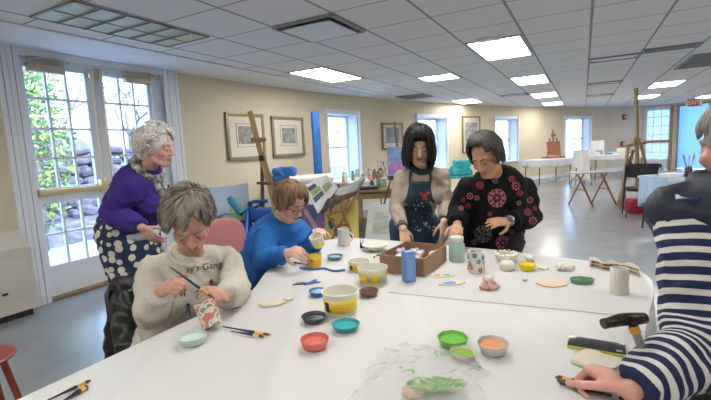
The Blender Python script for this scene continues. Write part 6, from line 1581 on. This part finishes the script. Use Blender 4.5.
# ---------------------------------------------------------------- 6. foreground person in stripes, seen from behind
fw6 = Vector((-.80,.45,0)).normalized()
J = dict(fwd=fw6)
J['sa'] = Py(690,218,1.10); J['ea'] = Py(697,352,.98); J['wa'] = Py(630,391,.86)
J['neck'] = Py(740,196,1.08)
J['sb'] = J['neck']*2-J['sa']+Vector((-.02,-.05,-.02)); J['hip'] = Vector((J['neck'].x+.16, J['neck'].y-.06, .56))
J['eb'] = J['sb']+Vector((.02,-.03,-.27)); J['wb'] = J['eb']+Vector((-.02,.16,-.22))
org = Vector((J['hip'].x, J['hip'].y, 0))
t6 = thing('person', 'person in the right foreground with navy vest and striped sleeves, back turned', 'person', org)
std_legs(J, fw6, stand=False, reach=.38, kneez=.49)
C = Py(739,147,1.11); B = basis((-.08,.98,-.12))
sk = skinmat('skin_ruddy_older', (.66,.34,.26))
hd = Py(605,381,.90)
body(t6, org, J, C, B, sk, [(J['wa'], (-.35,.9,.12), (-.3,.1,-1), (-.9,-.3,.3), dict(curl=(1.15,1.2,.7))), (J['wb'], (-.8,.4,-.3), (0,0,-1), (.3,.8,0))], w=1.1, d=1.1, hsc=1.05, armr=1.1)
def stripe_t(p):
    a, e, w_ = Vector(J['sa']), Vector(J['ea']), Vector(J['wa'])
    def sg(p, a, b): d_ = b-a; q_ = max(0, min(1, (p-a).dot(d_)/d_.dot(d_))); return (p-(a+d_*q_)).length, (p-a).dot(d_)/d_.length
    d1, s1 = sg(p, a, e); d2, s2 = sg(p, e, w_); L1 = (e-a).length
    nz_ = .006*noise.noise(p*9)
    if p.dot(Vector((1,0,0))) > a.x+.09 and d1 > .1: return (a.z-p.z)+nz_
    k = max(0, min(1, .5+(d1-d2)/.08)); 
    return (s1*(1-k)+(L1+s2)*k)+nz_
M_str = mat('navy_white_stripes', (.02,.03,.10), .9, bump=.2, bscale=90); n, l, b = nodes_of(M_str)
at = n.new('ShaderNodeAttribute'); at.attribute_name = 'stripe'; mu = n.new('ShaderNodeMath'); mu.operation = 'MULTIPLY'; mu.inputs[1].default_value = 1/.035; l.new(at.outputs['Fac'], mu.inputs[0])
fr_ = n.new('ShaderNodeMath'); fr_.operation = 'FRACT'; l.new(mu.outputs[0], fr_.inputs[0]); gt = n.new('ShaderNodeMath'); gt.operation = 'GREATER_THAN'; gt.inputs[1].default_value = .58; l.new(fr_.outputs[0], gt.inputs[0])
mxc = n.new('ShaderNodeMix'); mxc.data_type = 'RGBA'; mxc.inputs[6].default_value = (.013,.02,.075,1); mxc.inputs[7].default_value = (.66,.64,.62,1); l.new(gt.outputs[0], mxc.inputs[0]); l.new(mxc.outputs[2], b.inputs['Base Color'])
top(t6, org, J, M_str, 'striped_shirt', g=.015, w=1.12, d=1.12, arm=(.075,.070,.050), bust=.02, wrinkle=.009, wscale=11, attr=('stripe', stripe_t), vox=.006, wr_k=.95)
m = MB(); torso(m, J, .032, 1.12, 1.15, .02); nk = Vector(J['neck']); m.cap(nk*.05+J['sa']*.95+Vector((-.016,.03,.016)), nk*.08+Vector(J['sb'])*.92+Vector((0,0,.012)), .072, .09); m.cap(nk*.05+J['sa']*.95+Vector((-.012,.045,0)), nk*.05+J['sa']*.95+Vector((.04,.05,-.12)), .068, .05); m.tube([nk+Vector((.085*math.cos(a), .085*math.sin(a), .035)) for a in [k*2*PI/16 for k in range(16)]], .03, 8, closed=True)
m.cap(nk*.55+J['sa']*.45+Vector((0,-.01,.01)), nk*.12+J['sa']*.88+Vector((0,.0,.012)), .086, .078)
blend_obj(m, 'vest', mat('navy_padded_vest', (.012,.018,.035), .6, bump=.2), t6, org=org, voxel=.009, it=3, wrinkle=.008, wscale=10)
m = MB(); legs_of(m, J, .012); m.ell(J['hip']-Vector((0,0,.02)), (.19,.17,.12)); blend_obj(m, 'trousers', mat('grey_trousers', (.06,.06,.07), .85), t6, org=org, voxel=.012); shoes(t6, org, J, M_black)
face_parts(t6, org, C, B, .95, brow=(.4,.38,.36))
hairlocks(t6, org, C, B, hairmat('short_grey_hair', (.36,.34,.32), (.16,.15,.14)), n=280, tend=lambda p: 1.1 if ang(p) < .8 else (1.55 if ang(p) < 1.5 else 2.15), vol=.008, r=.007, seed=14, part=(0,-.02), rad=(.084,.104,.104))
folding_chair(Vector((J['hip'].x, J['hip'].y, 0))-fw6*.06, math.atan2(fw6.y, fw6.x)+PI/2, 'black folding chair under the person in the striped shirt')
# ================================================================ light, world, camera
w = bpy.data.worlds.new('World'); SC.world = w; w.use_nodes = True; n = w.node_tree.nodes; l = w.node_tree.links
sky = n.new('ShaderNodeTexSky'); sky.sky_type = 'HOSEK_WILKIE'; sky.turbidity = 5; sky.sun_direction = (G2*.75+Vector((0,0,.66))).normalized(); 
bg = n['Background']
mixw = n.new('ShaderNodeMix'); mixw.data_type = 'RGBA'; mixw.inputs[0].default_value = .25; mixw.inputs[6].default_value = (.38,.61,1.0,1)
l.new(sky.outputs[0], mixw.inputs[7]); l.new(mixw.outputs[2], bg.inputs[0]); bg.inputs['Strength'].default_value = 10.
s = bpy.data.lights.new('sun', 'SUN'); s.energy = 5.; s.angle = .02; s.color = (1,.95,.86); so = bpy.data.objects.new('sun', s); COL.objects.link(so)
so.rotation_euler = (-(G2*.75+G1*.15+Vector((0,0,.62)))).to_track_quat('-Z', 'Y').to_euler()
def portal(c, size, rz, nm):
    L_ = bpy.data.lights.new(nm, 'AREA'); L_.shape = 'RECTANGLE'; L_.size, L_.size_y = size; L_.cycles.is_portal = True
    o = bpy.data.objects.new(nm, L_); COL.objects.link(o); o.location = c; return o
po = portal(G(WL-.2, 2.75, 1.2), (1.5,2.4), 0, 'door_portal'); po.rotation_euler = G2.to_track_quat('-Z', 'Y').to_euler()
cam = bpy.data.cameras.new('Camera'); cam.sensor_width = 36; cam.lens = FPX*36/711; cam.clip_start = .02; cam.clip_end = 200
co = bpy.data.objects.new('Camera', cam); COL.objects.link(co)
co.matrix_world = Matrix.Translation(EYEP) @ CAMROT.to_4x4(); SC.camera = co
SC.view_settings.view_transform = 'Standard'; SC.view_settings.look = 'None'; SC.view_settings.gamma = 1; SC.view_settings.exposure = 0.35; SC.view_settings.use_curve_mapping = False
SC.cycles.use_denoising = True; SC.cycles.max_bounces = 8; SC.cycles.diffuse_bounces = 4; SC.cycles.transparent_max_bounces = 12; SC.cycles.sample_clamp_indirect = 6.
